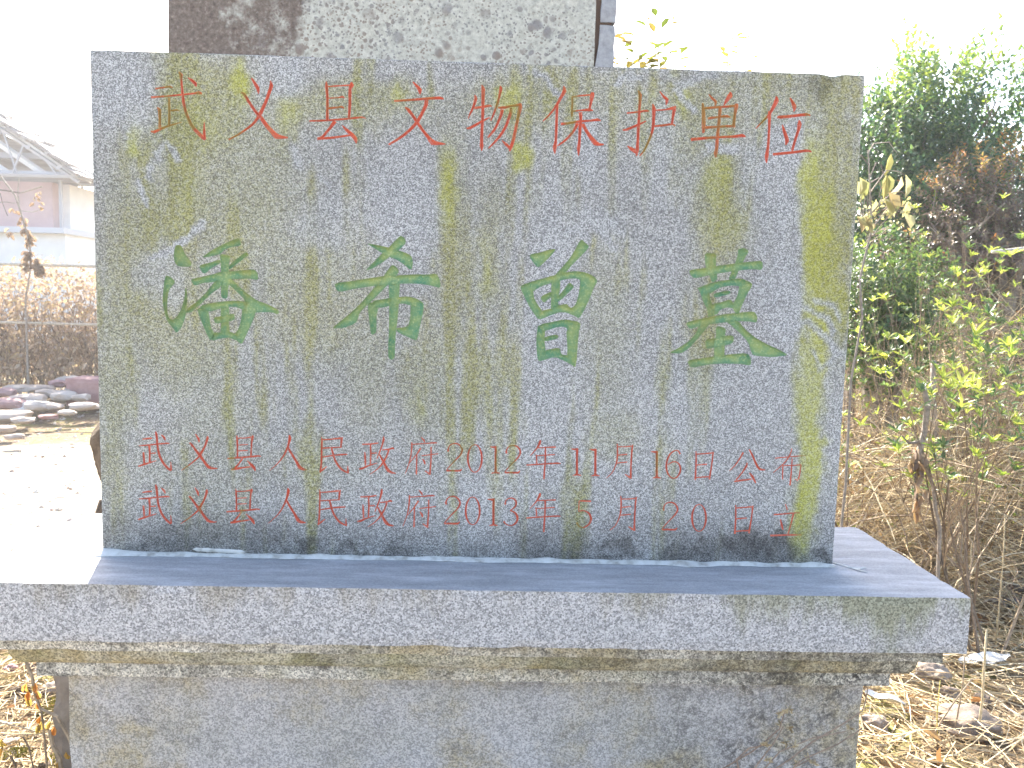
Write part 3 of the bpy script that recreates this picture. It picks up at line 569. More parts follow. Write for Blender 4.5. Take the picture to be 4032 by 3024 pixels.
TW, TH, TT = 1.2, 0.79122, 0.11
def build_tablet():
    t = thing('memorial_tablet', (TW / 2, TT / 2, 0), 'upright grey granite tablet carved with red and green Chinese characters, stained by lichen', 'memorial tablet')
    off = t.location
    V, E = [], []
    def ring(pts, closed=True):
        b = len(V); V.extend(pts); k = len(pts)
        for i in range(k - (0 if closed else 1)): E.append((b + i, b + (i + 1) % k))
    # outline with worn, slightly chipped arrises
    outl, outw = [], []
    N = 150
    for (x0, z0, x1, z1, nx, nz) in ((0, 0, TW, 0, 0, 1), (TW, 0, TW, TH, -1, 0), (TW, TH, 0, TH, 0, -1), (0, TH, 0, 0, 1, 0)):
        k = N if z0 == z1 else 100
        for i in range(k):
            s_ = i / k; x = x0 + (x1 - x0) * s_; z = z0 + (z1 - z0) * s_
            q = Vector((x * 30, z * 30, 2)); c_ = .0013 + .0012 * max(0, noise.noise(q)) * 2 + .0022 * max(0, noise.noise(q * 2.7) - .1)
            if nz == -1 and abs(x - 1.148) < .016: c_ += .006 * (1 - abs(x - 1.148) / .016)
            w_ = .0006 * noise.noise(q * 1.3) + (.004 * (1 - abs(x - 1.148) / .016) if nz == -1 and abs(x - 1.148) < .016 else 0)
            fx, fz = nx * c_, nz * c_; wx, wz = nx * w_, nz * w_
            if i == 0:
                pnx, pnz = {(0, 1): (1, 0), (-1, 0): (0, 1), (0, -1): (-1, 0), (1, 0): (0, -1)}[(nx, nz)]
                fx += pnx * .0018; fz += pnz * .0018
            outl.append((x + fx, z + fz)); outw.append((x + wx, z + wz))
    ring(outl)
    for g in GLY:
        for p in g['polys']: ring(p)
        for ln in g['lines']: ring(ln, False)
        if g['col'] == 'green':       # points inside broad strokes so that the cut gets a floor
            allp = np.array([q for p in g['polys'] for q in p]); x0, z0 = allp.min(0); x1, z1 = allp.max(0)
            gx, gz = np.meshgrid(np.arange(x0, x1, .0022), np.arange(z0, z1, .0022)); gx = gx.ravel(); gz = gz.ravel()
            gx = gx + rng.uniform(-.0005, .0005, gx.shape); gz = gz + rng.uniform(-.0005, .0005, gz.shape)
            m = np.zeros(len(gx), bool)
            for p in g['polys']: m |= pip(gx, gz, p)
            V.extend([(float(a_), float(b_)) for a_, b_ in zip(gx[m], gz[m])])
    # a loose net over the whole face
    for i in range(1, 220):
        for j in range(1, 146): V.append((TW * (i + .3 * ((j % 2) - .5)) / 220, TH * j / 146))
    res = delaunay_2d_cdt([Vector(p) for p in V], E, [], 0, 1e-6, False)
    ov = np.array([(v.x, v.y) for v in res[0]]); of = np.array([tuple(f) for f in res[2]])
    cx = ov[of].mean(1)
    m_out = pip(cx[:, 0], cx[:, 1], outl); of = of[m_out]; cx = cx[m_out]
    owner = np.full(len(of), -1)
    for gi, g in enumerate(GLY):
        allp = np.array([q for p in g['polys'] for q in p]); x0, z0 = allp.min(0) - .001; x1, z1 = allp.max(0) + .001
        ids = np.where((cx[:, 0] > x0) & (cx[:, 0] < x1) & (cx[:, 1] > z0) & (cx[:, 1] < z1))[0]
        m = np.zeros(len(ids), bool)
        for p in g['polys']: m |= pip(cx[ids, 0], cx[ids, 1], p)
        owner[ids[m]] = gi
    # depth from the distance to the rim of each cut
    depth = np.zeros(len(ov))
    edge = {}
    for fi, f in enumerate(of):
        for a_, b_ in ((f[0], f[1]), (f[1], f[2]), (f[2], f[0])): edge.setdefault((min(a_, b_), max(a_, b_)), []).append(fi)
    rim = {}
    for (a_, b_), fs in edge.items():
        ows = {int(owner[f]) for f in fs}
        if len(ows) > 1:
            for o_ in ows:
                if o_ >= 0: rim.setdefault(o_, []).append((a_, b_))
    for gi, g in enumerate(GLY):
        vs = np.unique(of[owner == gi])
        if len(vs) == 0 or gi not in rim: continue
        sg = np.array(rim[gi]); A = ov[sg[:, 0]]; B = ov[sg[:, 1]]
        rimset = set(sg.ravel().tolist())
        P = ov[vs]; AB = B - A; L2 = (AB ** 2).sum(1) + 1e-18
        dmin = np.full(len(P), 9.)
        for s0 in range(0, len(A), 400):
            a_, ab, l2 = A[s0:s0 + 400], AB[s0:s0 + 400], L2[s0:s0 + 400]
            tt = np.clip(((P[:, None, :] - a_) * ab).sum(2) / l2, 0, 1)
            d = np.sqrt((((a_ + tt[..., None] * ab) - P[:, None, :]) ** 2).sum(2)).min(1); dmin = np.minimum(dmin, d)
        mx, sl = (.0062, 2.2) if g['col'] == 'green' else (.0034, 1.5)
        dd = np.minimum(mx, dmin * sl)
        if g['col'] == 'green': dd = mx * (1 - np.exp(-dmin * sl / mx * 1.3))
        for v_, d_ in zip(vs, dd): depth[v_] = 0 if int(v_) in rimset else d_
    def piece(mask, name, mat, extra=None):
        fs = of[mask]; used = np.unique(fs); mp = {int(k): i for i, k in enumerate(used)}
        mb = MB()
        for k in used: mb.v.append((float(ov[k, 0]), float(depth[k]), float(ov[k, 1])))
        for f in fs:
            a_, b_, c_ = (mp[int(f[0])], mp[int(f[1])], mp[int(f[2])])
            mb.f.append((a_, b_, c_))
        if extra: extra(mb)
        return mb
    def body(mb):
        b = len(mb.v); k = len(outl)
        for (x, z) in outl: mb.v.append((x, 0, z))
        for (x, z) in outw: mb.v.append((x, .0028, z))
        for (x, z) in outw: mb.v.append((x, TT, z))
        for i in range(k):
            j = (i + 1) % k
            mb.f.append((b + i, b + k + i, b + k + j, b + j)); mb.f.append((b + k + i, b + 2 * k + i, b + 2 * k + j, b + k + j))
        mb.f.append(tuple(b + 2 * k + i for i in range(k)))
    o_ = piece(owner < 0, 's', None, body).build('stone_body', M_tab, t)
    cc = np.array([v.co[:] for v in o_.data.vertices]); put_stain(o_.data, cc[:, 0] + t.location.x, cc[:, 2])
    for gi, g in enumerate(GLY):
        if not (owner == gi).any(): continue
        o_ = piece(owner == gi, 'c', None).build('carved_digit' if g['ch'].isdigit() else 'carved_character', M_red if g['col'] == 'red' else M_green, t)
        cc = np.array([v.co[:] for v in o_.data.vertices]); put_stain(o_.data, cc[:, 0] + t.location.x, cc[:, 2])
        o_['label'] = '%s painted carved %s %s' % (g['col'], 'digit' if g['ch'].isdigit() else 'character', g['ch'])
    return t
build_tablet()

# ------------------------------------------------------------------ pedestal
D1_, D2_ = .13926, .25302; XL, XR = -.14938, 1.35189
ped = thing('stone_pedestal', (.6, .05, GZ), 'moulded grey granite pedestal with wide overhanging cap slab under the carved tablet', 'pedestal')
rough_box(XL, XR, -D1_, D2_, -.08856, 0, .012, .0006, .0016, None, 1).build('cap_slab', M_cap, ped)
def insetbox(o0, o1, z0, z1, **k): 
    return rough_box(XL + o0, XR - o0, -D1_ + o0, D2_ - o0, z0, z1, .012, .0008, .0014, **k)
insetbox(.0226, 0, -.1125, -.0880, seed=4).build('upper_fillet', M_fillet, ped)
def cyma(z):
    t_ = (-.1085 - z) / .0395; return .0025 + .013 * t_ ** 2.2 - .003 * math.sin(t_ * math.pi)
# the ovolo: rings of a curved profile
mb = MB(); prof = []
for i in range(11):
    t_ = i / 10; prof.append((.0470 + .0150 * (1 - math.cos(t_ * math.pi * .5)), -.1120 - .0360 * math.sin(t_ * math.pi * .5)))

NX, NY = 100, 26
def per(o_):
    x0, x1, y0, y1 = XL + o_, XR - o_, -D1_ + o_, D2_ - o_
    pts = [(x0 + (x1 - x0) * i / NX, y0) for i in range(NX)] + [(x1, y0 + (y1 - y0) * i / NY) for i in range(NY)]
    pts += [(x1 - (x1 - x0) * i / NX, y1) for i in range(NX)] + [(x0, y1 - (y1 - y0) * i / NY) for i in range(NY)]
    return pts
K = 2 * (NX + NY)
for o_, z_ in prof:
    for (x, y) in per(o_):
        nn = noise.noise(Vector((x * 20, y * 20, z_ * 60))) * .0012
        mb.v.append((x + nn, y + nn, z_ + nn * .4))
for r in range(len(prof) - 1):
    for i in range(K):
        j = (i + 1) % K; mb.f.append((r * K + i, r * K + j, (r + 1) * K + j, (r + 1) * K + i))
mb.build('ovolo_moulding', M_mould, ped, True)
insetbox(.0740, 0, -.1770, -.1470, seed=9).build('lower_fillet', M_fillet, ped)
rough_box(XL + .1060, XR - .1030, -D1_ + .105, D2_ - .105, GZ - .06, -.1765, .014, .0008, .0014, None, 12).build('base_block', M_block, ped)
# mortar seam along the foot of the tablet
mb = MB(); N = 160; x0, x1 = -.010, 1.205; rows = []
for i in range(N + 1):
    x = x0 + (x1 - x0) * i / N; q = Vector((x * 9, 4, 0))
    wd = .011 + .006 * noise.noise(q) + .003 * noise.noise(q * 5) + (.008 * math.exp(-((x - .96) / .03) ** 2)) + .006 * math.exp(-((x - .0) / .03) ** 2)
    hh = .0045 + .003 * noise.noise(q * 3 + Vector((3, 0, 0))) + .004 * math.exp(-((x - .0) / .04) ** 2)
    if i in (0, N): wd *= .3; hh *= .2
    mb.v += [(x, .004, hh * 1.2), (x, -wd * .45, hh * .9), (x, -wd, .0006)]
for i in range(N):
    for k in (0, 1): mb.f.append((3 * i + k, 3 * i + 3 + k, 3 * i + 4 + k, 3 * i + 1 + k))
mb.build('mortar_seam', M_mortar, ped, True)
mb = MB()   # smear of mortar on the slab right of the tablet and a thin crack of it on the tablet's foot
def smear(mb, pts, wds, y=None, h=.0012):
    b = len(mb.v)
    for (x, y_, z), wd in zip(pts, wds):
        mb.v += [(x - wd * .5, y_ - wd, z), (x, y_, z + h), (x + wd * .5, y_ + wd, z)]
    for i in range(len(pts) - 1):
        for k in (0, 1): mb.f.append((b + 3 * i + k, b + 3 * i + 3 + k, b + 3 * i + 4 + k, b + 3 * i + 1 + k))
smear(mb, [(1.203, .03, .0008), (1.212, .012, .0008), (1.226, -.006, .0008), (1.236, -.022, .0008), (1.243, -.03, .0008)], [.003, .004, .003, .004, .001])
smear(mb, [(1.222, -.008, .0008), (1.240, -.012, .0008), (1.252, -.008, .0008)], [.001, .003, .001])
mb.build('mortar_smear', M_mortar, ped)
# dab of mortar stuck on the tablet's foot
mb = MB(); b = 0
pts = [at(1200 / 1.58 + 0, 1974 + 297 / 1.58, 0), at(820, 1974 + 303 / 1.58, 0), at(900, 1974 + 309 / 1.58, 0), at(968, 1974 + 316 / 1.58, 0)]
for i in range(13):
    t_ = i / 12 * 3; k = min(2, int(t_)); p_ = pts[k].lerp(pts[k + 1], t_ - k); hw = (.0032 if i not in (0, 12) else .0004) + .001 * noise.noise(Vector((i * .9, 0, 0)))
    mb.v += [(p_.x, -.0004, p_.z - hw), (p_.x, -.0026, p_.z), (p_.x, -.0004, p_.z + hw)]
for i in range(12):
    for k in (0, 1): mb.f.append((3 * i + k, 3 * i + 3 + k, 3 * i + 4 + k, 3 * i + 1 + k))
tag(mb.build('mortar_dab', M_mortar, None, True, origin=tuple(pts[1])), 'thin pale streak of dried mortar stuck to the foot of the carved tablet', 'mortar')

# ------------------------------------------------------------------ tall stone pillar behind the tablet
PY = 1.2
pl, pr, pr2 = at(661, 197, PY).x, at(2350, 240, PY).x, at(2421, 250, PY).x
pil = thing('stone_pillar', (pl + .6, PY + .15, GZ), 'tall pale stone stele with round lichen spots rising behind the carved tablet', 'stele')
rough_box(pl, pr - .006, PY, PY + .20, GZ + .2, 2.9, .03, .002, .003, None, 20).build('face_slab', M_pillar, pil)
zj = at(2400, 92, PY).z
def sideblock(z0, z1, lean):
    m_ = rough_box(pr + .006, pr2, PY + .004, PY + .30, z0, z1, .03, .0015, .003, None, 31)
    m_.v = [(x + (lean * (z1 - z) if x < pr + .03 else 0), y, z) for x, y, z in m_.v]; return m_
z0s = GZ + .2; k = 0; zz = [z0s, .05, zj - .42, zj - .004]
ztop = zj
for a_, b_ in ((z0s, .32), (.325, zj - .003), (zj + .003, zj + .62), (zj + .626, 2.9)):
    lean = -.045 if abs(b_ - (zj - .003)) < 1e-6 else 0
    m_ = rough_box(pr + .006, pr2, PY + .004, PY + .30, a_, b_, .03, .0015, .003, None, 31 + k)
    if lean:
        m_.v = [(x - .045 * sst(0, .28, b_ - z) * .6 if x < pr + .03 else x, y, z) for x, y, z in m_.v]
    m_.build('edge_stone', M_side, pil); k += 1
mb = MB(); mb.box(pr - .02, pr2 - .012, PY + .012, PY + .28, z0s, 2.89); mb.build('joint_mortar', M_crack, pil)
rough_box(pl - .05, pr2 + .05, PY - .05, PY + .36, GZ - .05, GZ + .2, .03, .002, .004, None, 40).build('footing', M_plinth, pil)

# low stone plinth and boulder between pedestal and pillar
pp = at(221, 2700, .42)
tag(rough_box(pp.x, 1.15, .40, .95, GZ - .05, -.24, .02, .004, .008, None, 50).build('plinth_stone', M_plinth, None, False, origin=(.4, .6, GZ)),
    'worn brown stone plinth low behind the grey pedestal', 'stone plinth')
bc = at(412, 1800, .62)
mb = ico_rock((bc.x + .075, .66, bc.z + .0), .115, .12, .135, 4, .22, 1.4, 3)
mb.v = [(x, y, z) for x, y, z in mb.v]
tag(mb.build('boulder', M_boulder, None, True, origin=(bc.x, .66, bc.z - .1)), 'brown rounded boulder peeking out behind the left edge of the tablet', 'boulder')
b2 = at(425, 1960, .62)
mb = ico_rock((b2.x + .06, .66, b2.z - .16), .12, .12, .21, 4, .25, 1.6, 9)
tag(mb.build('boulder', M_boulder, None, True, origin=(b2.x, .66, b2.z - .3)), 'dark rough boulder low behind the tablet, under the rounded one', 'boulder')

# ------------------------------------------------------------------ ground
def ground_mat():
    M = MT('ground_earth', .95, .15); p = M.pos()
    sep = M.n('ShaderNodeSeparateXYZ'); M.l(p, sep.inputs[0])
    fine = M.noise(p, 38, 6, .75); mid = M.noise(p, 3.2, 6, .7)
    gravel = M.ramp(fine, [(.28, (.17, .135, .10)), (.48, (.33, .28, .215)), (.72, (.50, .445, .37))])
    pv = M.voro(p, 70); gravel = M.mix(M.ramp(pv, [(.10, .55), (.35, 0)]), gravel, (.56, .52, .46))
    soil = M.ramp(M.noise(p, 24, 6, .78), [(.3, (.06, .042, .028)), (.5, (.20, .145, .09)), (.68, (.38, .295, .18)), (.8, (.52, .43, .28))])
    soil = M.mix(M.ramp(M.noise(p, 5, 5, .7), [(.5, 0), (.62, .8)]), soil, (.20, .19, .055))
    dmk = M.math('MULTIPLY', M.ramp(M.math('MULTIPLY', sep.outputs[0], .2), [(.34, 0), (.42, 1)]), M.ramp(M.math('MULTIPLY', sep.outputs[1], .2), [(.22, 0), (.32, 1)]))  # shade under the right-hand shrubs, painted into the soil colour
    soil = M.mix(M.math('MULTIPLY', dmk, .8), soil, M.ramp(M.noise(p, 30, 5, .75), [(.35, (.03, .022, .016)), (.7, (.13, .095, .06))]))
    # straw verge where x is right of the monument, and close by it on the left
    mask = M.math('ADD', sep.outputs[0], M.math('MULTIPLY', M.math('SUBTRACT', mid, .5), 1.5))
    mr = M.ramp(M.math('MULTIPLY', M.math('ADD', mask, 1.95), .25), [(.18, 0), (.26, 1)])
    yv = M.ramp(M.math('MULTIPLY', M.math('ADD', sep.outputs[1], M.math('MULTIPLY', mid, .8)), .2), [(.92, 0), (1.0, 1)])
    mr = M.math('MAXIMUM', mr, yv)
    fr = M.ramp(M.math('ADD', M.math('MULTIPLY', sep.outputs[1], 2.0), 1.4), [(0, 0), (.6, 1)]); mr = M.math('MULTIPLY', mr, fr)
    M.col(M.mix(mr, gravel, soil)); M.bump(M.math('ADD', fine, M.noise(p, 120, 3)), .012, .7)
    return M.m
M_ground = ground_mat()
xs = list(np.concatenate([[-400, -150, -60, -30, -18], np.arange(-12, -4, .5), np.arange(-4, 5, .07), np.arange(5, 12, .5), [14, 18, 30, 60, 150, 400]]))
ys = list(np.concatenate([[-60, -20, -8, -4], np.arange(-2, 6, .07), np.arange(6, 14, .4), [15, 18, 24, 35, 60, 120, 300, 900]]))
mb = MB()
for y in ys:
    for x in xs:
        d = max(abs(x), abs(y)); mb.v.append((x, y, gh(x, y) if d < 20 else GZ - .02))
nx = len(xs)
for j in range(len(ys) - 1):
    for i in range(nx - 1): mb.f.append((j * nx + i, j * nx + i + 1, (j + 1) * nx + i + 1, (j + 1) * nx + i))
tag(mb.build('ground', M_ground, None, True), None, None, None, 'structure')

# pebbles on the path
def scatter_pebbles(name, n, region, mat, rmin, rmax, label, gate=None):
    mb = MB(); base = [(1, 0, 0), (-1, 0, 0), (0, 1, 0), (0, -1, 0), (0, 0, 1), (.7, .7, .45), (-.7, .7, .45), (-.7, -.7, .45), (.7, -.7, .45)]
    fs = [(0, 5, 8), (2, 6, 5), (1, 7, 6), (3, 8, 7), (4, 5, 6), (4, 6, 7), (4, 7, 8), (4, 8, 5), (0, 2, 5), (2, 1, 6), (1, 3, 7), (3, 0, 8)]
    k = 0
    while k < n:
        x, y = region()
        if gate and not gate(x, y): continue
        k += 1
        r = rmin + (rmax - rmin) * random.random() ** 3; a_ = random.random() * 6.28; sx, sy, sz = r * random.uniform(.7, 1.3), r * random.uniform(.6, 1), r * random.uniform(.35, .7)
        z = gh(x, y) - sz * .2; ca, sa = math.cos(a_), math.sin(a_)
        vs = []
        for (p, q, s_) in base:
            j = random.uniform(.8, 1.15); vs.append((x + (p * sx * ca - q * sy * sa) * j, y + (p * sx * sa + q * sy * ca) * j, z + s_ * sz * 1.3 * j))
        mb.add(vs, fs)
    o_ = mb.build(name, mat); return tag(o_, label, name.replace('_', ' '), None, 'stuff')
def pebmat(name, cols):
    M = MT(name, .9, .2); M.col(M.ramp(M.rnd(), [(i / (len(cols) - 1), c) for i, c in enumerate(cols)])); return M.m
M_peb = pebmat('pebbles_pale', [(.18, .13, .10), (.34, .27, .22), (.46, .41, .35), (.58, .54, .48), (.30, .22, .20)])
scatter_pebbles('gravel', 5200, lambda: (random.uniform(-5.5, -.6), random.uniform(.3, 6.6)), M_peb, .005, .022, 'pale gravel and small pebbles strewn over the sunny path')
scatter_pebbles('pebbles', 700, lambda: (random.uniform(-1.2, 3.2), random.uniform(.2, 2.2)), M_peb, .006, .028, 'mixed small stones among the dry litter round the pedestal', lambda x, y: not (-.35 < x < 1.3 and y < 1.6) and (x < 1 or random.random() < .35))

# straw and leaf litter
M_straw = twigmat('dry_straw', [(.30, .21, .11), (.48, .37, .21), (.66, .55, .36), (.42, .31, .17), (.72, .65, .50)])
M_twig = twigmat('brown_twigs', [(.15, .11, .075), (.27, .20, .14), (.40, .32, .23), (.21, .155, .105)])
M_greytwig = twigmat('grey_twigs', [(.16, .13, .11), (.28, .24, .20), (.42, .37, .31)])
M_deadleaf = leafmat('dead_leaves', [(.14, .075, .035), (.30, .19, .09), (.46, .33, .17), (.20, .12, .07), (.38, .20, .08)], .3, .8, .15, tt=(1.15, 1.1, 1.0))
def strands(mb, n, region, L0, L1, r0, r1, lift=.03, gate=None, curl=.25):
    k = 0
    while k < n:
        x, y = region()
        if gate and not gate(x, y): continue
        k += 1
        a_ = random.random() * 6.28; L = random.uniform(L0, L1); z = gh(x, y) + random.uniform(.002, lift); tl = random.uniform(-.12, .12)
        p = Vector((x, y, z)); d = Vector((math.cos(a_), math.sin(a_), tl)); pts = [p]
        for s_ in range(3):
            d = (d + Vector((random.uniform(-1, 1), random.uniform(-1, 1), random.uniform(-.5, .4))) * curl).normalized()
            p = p + d * (L / 3); p.z = max(p.z, gh(p.x, p.y) + .001); pts.append(p.copy())
        r = random.uniform(r0, r1); mb.tube(pts, [r, r, r * .9, r * .5], 3, False)
def off_stone(x, y): return not (-.34 < x < 1.36 and y < 1.65)
mb = MB()
strands(mb, 9000, lambda: (random.uniform(1.25, 3.6), random.uniform(.0, 3.2)), .05, .28, .0009, .0024, .035, off_stone)
strands(mb, 2600, lambda: (random.uniform(3.0, 7), random.uniform(1.5, 6)), .1, .35, .0015, .0035, .05, off_stone)
tag(mb.build('straw_litter', M_straw), 'tangled dry straw and stalks covering the ground right of the pedestal', 'straw', None, 'stuff')
mb = MB()
strands(mb, 2600, lambda: (random.uniform(-1.15, -.3), random.uniform(.25, 1.35)), .03, .13, .0008, .002, .02, off_stone)
tag(mb.build('straw_litter', M_straw), 'short straw scraps on the mossy earth left of the pedestal', 'straw', None, 'stuff')
def litter(name, n, region, mat, L0, L1, label, gate=off_stone, lift=.02):
    mb = MB(); k = 0
    while k < n:
        x, y = region()
        if gate and not gate(x, y): continue
        k += 1
        d = Vector((random.uniform(-1, 1), random.uniform(-1, 1), random.uniform(-.3, .5))); nn = Vector((random.uniform(-.7, .7), random.uniform(-.7, .7), 1)).normalized()
        L = random.uniform(L0, L1); mb.leaf(Vector((x, y, gh(x, y) + random.uniform(.004, lift))), d, nn, L, L * random.uniform(.35, .6), random.uniform(-.3, .4), random.uniform(-.3, .5))
    return tag(mb.build(name, mat), label, 'leaves', None, 'stuff')
litter('fallen_leaves', 2600, lambda: (random.uniform(1.3, 5.5), random.uniform(0, 5)), M_deadleaf, .02, .06, 'curled brown fallen leaves lying among the straw right of the pedestal')
litter('fallen_leaves', 260, lambda: (random.uniform(-1.2, -.3), random.uniform(.25, 1.4)), M_deadleaf, .01, .03, 'small brown fallen leaves on the earth left of the pedestal')
# moss cushions left of the pedestal
M_moss = leafmat('moss', [(.12, .12, .035), (.20, .185, .05), (.28, .25, .08)], .15, .9, .1, (1.1, 1.1, .9))
mb = MB()
for _ in range(34):
    cx_, cy_ = random.uniform(-1.1, -.33), random.uniform(.35, 1.3); rr = random.uniform(.02, .07)
    for _ in range(int(7000 * rr)):
        a_ = random.random() * 6.28; q = rr * math.sqrt(random.random()); x, y = cx_ + q * math.cos(a_), cy_ + q * math.sin(a_)
        mb.leaf(Vector((x, y, gh(x, y) + .010 * (1 - (q / rr) ** 2))), Vector((random.uniform(-.6, .6), random.uniform(-.6, .6), 1)), Vector((random.uniform(-1, 1), random.uniform(-1, 1), .1)), random.uniform(.005, .011), .003)
tag(mb.build('moss_cushions', M_moss), 'yellow green moss cushions on the ground left of the pedestal', 'moss', None, 'stuff')

# ------------------------------------------------------------------ single stones and scraps on the ground
def rock_at(u, v, w_px, h_px, label, mat=M_rock, seed=1, name='rock', facet=True, cat='rock', group=None, flat=1.0, yy=None):
    facet = False
    p = onz(u, v, GZ) if yy is None else at(u, v, yy); dist = (p - CAMP).length; rx = w_px / FPX * dist * .5; rz = h_px / FPX * dist * .5 * flat
    g = gh(p.x, p.y)
    mb = ico_rock((p.x, p.y, g + rz * .55), rx, rx * .8, rz, 4, .40, 1.9, seed, random.uniform(-.4, .4), facet)
    return tag(mb.build(name, mat, None, True, origin=(p.x, p.y, g)), label, cat, group)
rock_at(3800, 2890, 200, 84, 'largest grey brown rock lying in the straw at the lower right', seed=5)
rock_at(3665, 2690, 105, 66, 'angular brown rock just beside the right end of the pedestal moulding', seed=11)
rock_at(3730, 2760, 70, 44, 'small reddish stone between the two larger rocks in the straw', seed=14)
rock_at(3860, 2780, 60, 36, 'small round stone right of the reddish one in the straw', seed=19)
rock_at(3440, 2890, 90, 50, 'half buried stone close to the base block of the pedestal', seed=23)
rock_at(4000, 2330, 120, 70, 'grey stone at the right edge above the straw', seed=27)
rock_at(110, 2650, 46, 26, 'small pale stone under the left end of the moulding', seed=31)
rock_at(45, 2650, 40, 24, 'small purple grey stone at the far left below the cap slab', seed=33, mat=M_pinkstone)
rock_at(205, 2735, 70, 40, 'white stone on the moss just left of the base block', seed=35)
rock_at(80, 2745, 60, 40, 'dark mossy stone left of the dry weed', seed=37, mat=M_boulder)
Mm = MT('white_scrap', .8); Mm.col(Mm.ramp(Mm.noise(Mm.pos(), 60, 4), [(.3, (.45, .42, .38)), (.6, (.72, .70, .66))])); M_scrap = Mm.m
def scrap(u, v, L, W, ang, label, mat=M_scrap, lift=.02, name='paper_scrap', cat='paper'):
    p = onz(u, v, GZ); g = gh(p.x, p.y) + lift; mb = MB(); n_ = 12; ca, sa = math.cos(ang), math.sin(ang)
    for i in range(n_ + 1):
        t_ = i / n_; wd = W * .5 * math.sin(math.pi * (.12 + .8 * t_)) * (1 + .25 * noise.noise(Vector((u, t_ * 4, 0))))
        for s_ in (-1, -.3, .3, 1):
            x = (t_ - .5) * L; y = s_ * wd; z = g + .012 * noise.noise(Vector((x * 30, y * 40, v))) + .006 * s_ * s_ + .01
            mb.v.append((p.x + x * ca - y * sa, p.y + x * sa + y * ca, z))
    b = len(mb.v); mb.v += [(x, y, z - .0015) for x, y, z in mb.v]
    for i in range(n_):
        for k in range(3):
            q = i * 4 + k; mb.f.append((q, q + 4, q + 5, q + 1)); mb.f.append((b + q, b + q + 1, b + q + 5, b + q + 4))
    return tag(mb.build(name, mat, None, True, origin=(p.x, p.y, g)), label, cat)
scrap(3880, 2640, .19, .06, .25, 'long crumpled white scrap lying in the straw right of the pedestal')
scrap(3480, 2815, .10, .035, -.5, 'small white scrap beside the base block in the straw')
Mm = MT('grey_leaf', .7); Mm.col((.17, .145, .14)); M_greyleaf = Mm.m
scrap(3955, 2400, .16, .05, .1, 'large curled grey dead leaf at the right beyond the cap slab corner', M_greyleaf, .03, 'dead_leaf', 'leaf')

# ------------------------------------------------------------------ plant builders
def grow(mb, p, d, L, r, depth, tips, spread=.6, up=.15, kids=3, seg=4, wob=.18, shrink=.68, n=5):
    pts = [p.copy()]; rad = [r]; d = d.normalized(); q = p.copy()
    for i in range(seg):
        d = (d + Vector((random.uniform(-1, 1), random.uniform(-1, 1), random.uniform(-1, 1))) * wob + Vector((0, 0, up * .3))).normalized()
        q = q + d * (L / seg); pts.append(q.copy()); rad.append(r * (1 - .45 * (i + 1) / seg))
    mb.tube(pts, rad, n if depth > 1 else 3, False)
    if depth == 0: tips.append((q.copy(), d.copy())); return
    for k in range(kids):
        i = random.randint(max(1, seg // 2), seg); b = pts[i]
        nd = (d + Vector((random.uniform(-1, 1), random.uniform(-1, 1), random.uniform(-.4, .9))) * spread).normalized()
        grow(mb, b, nd, L * shrink * random.uniform(.75, 1.15), rad[i] * .7, depth - 1, tips, spread, up, kids, seg, wob, shrink, n)
    tips.append((q.copy(), d.copy()))
def rosette(mb, p, d, n, L, W, open_=.9):
    a0 = random.random() * 6.28; d = d.normalized(); s1 = d.orthogonal().normalized(); s2 = d.cross(s1)
    for i in range(n):
        a_ = a0 + i * 2.4; rad = s1 * math.cos(a_) + s2 * math.sin(a_); o_ = open_ * random.uniform(.6, 1.2)
        ld = (rad * o_ + d * (1.2 - .6 * o_)).normalized(); l_ = L * random.uniform(.7, 1.15)
        mb.leaf(p - d * random.uniform(0, .012), ld, d, l_, W * random.uniform(.8, 1.2), random.uniform(0, .3), .18)
M_azal = leafmat('azalea_leaf', [(.12, .18, .045), (.20, .27, .06), (.32, .37, .08), (.42, .44, .13), (.17, .23, .07)], .5, .4, .5, (1.35, 1.35, .85))
M_azdark = leafmat('azalea_old_leaf', [(.05, .10, .045), (.085, .14, .06), (.13, .18, .07)], .4, .35, .55)
M_ever = leafmat('evergreen_leaf', [(.035, .085, .055), (.055, .125, .07), (.085, .16, .07), (.13, .20, .075)], .45, .28, .6)
M_evertop = leafmat('evergreen_young_leaf', [(.12, .20, .045), (.19, .27, .06), (.26, .32, .08)], .45, .4, .4)
M_purple = leafmat('purple_brown_leaf', [(.13, .10, .105), (.17, .13, .12), (.23, .18, .13), (.12, .15, .10)], .4, .35, .55)
M_orange = leafmat('autumn_leaf', [(.30, .22, .09), (.38, .30, .13), (.40, .16, .08), (.26, .23, .09)], .5, .5, .3)
M_wilt = leafmat('wilted_leaf', [(.40, .38, .22), (.50, .47, .32), (.44, .44, .18), (.36, .29, .19), (.30, .33, .15)], .35, .7, .2, (1.2, 1.2, .9))

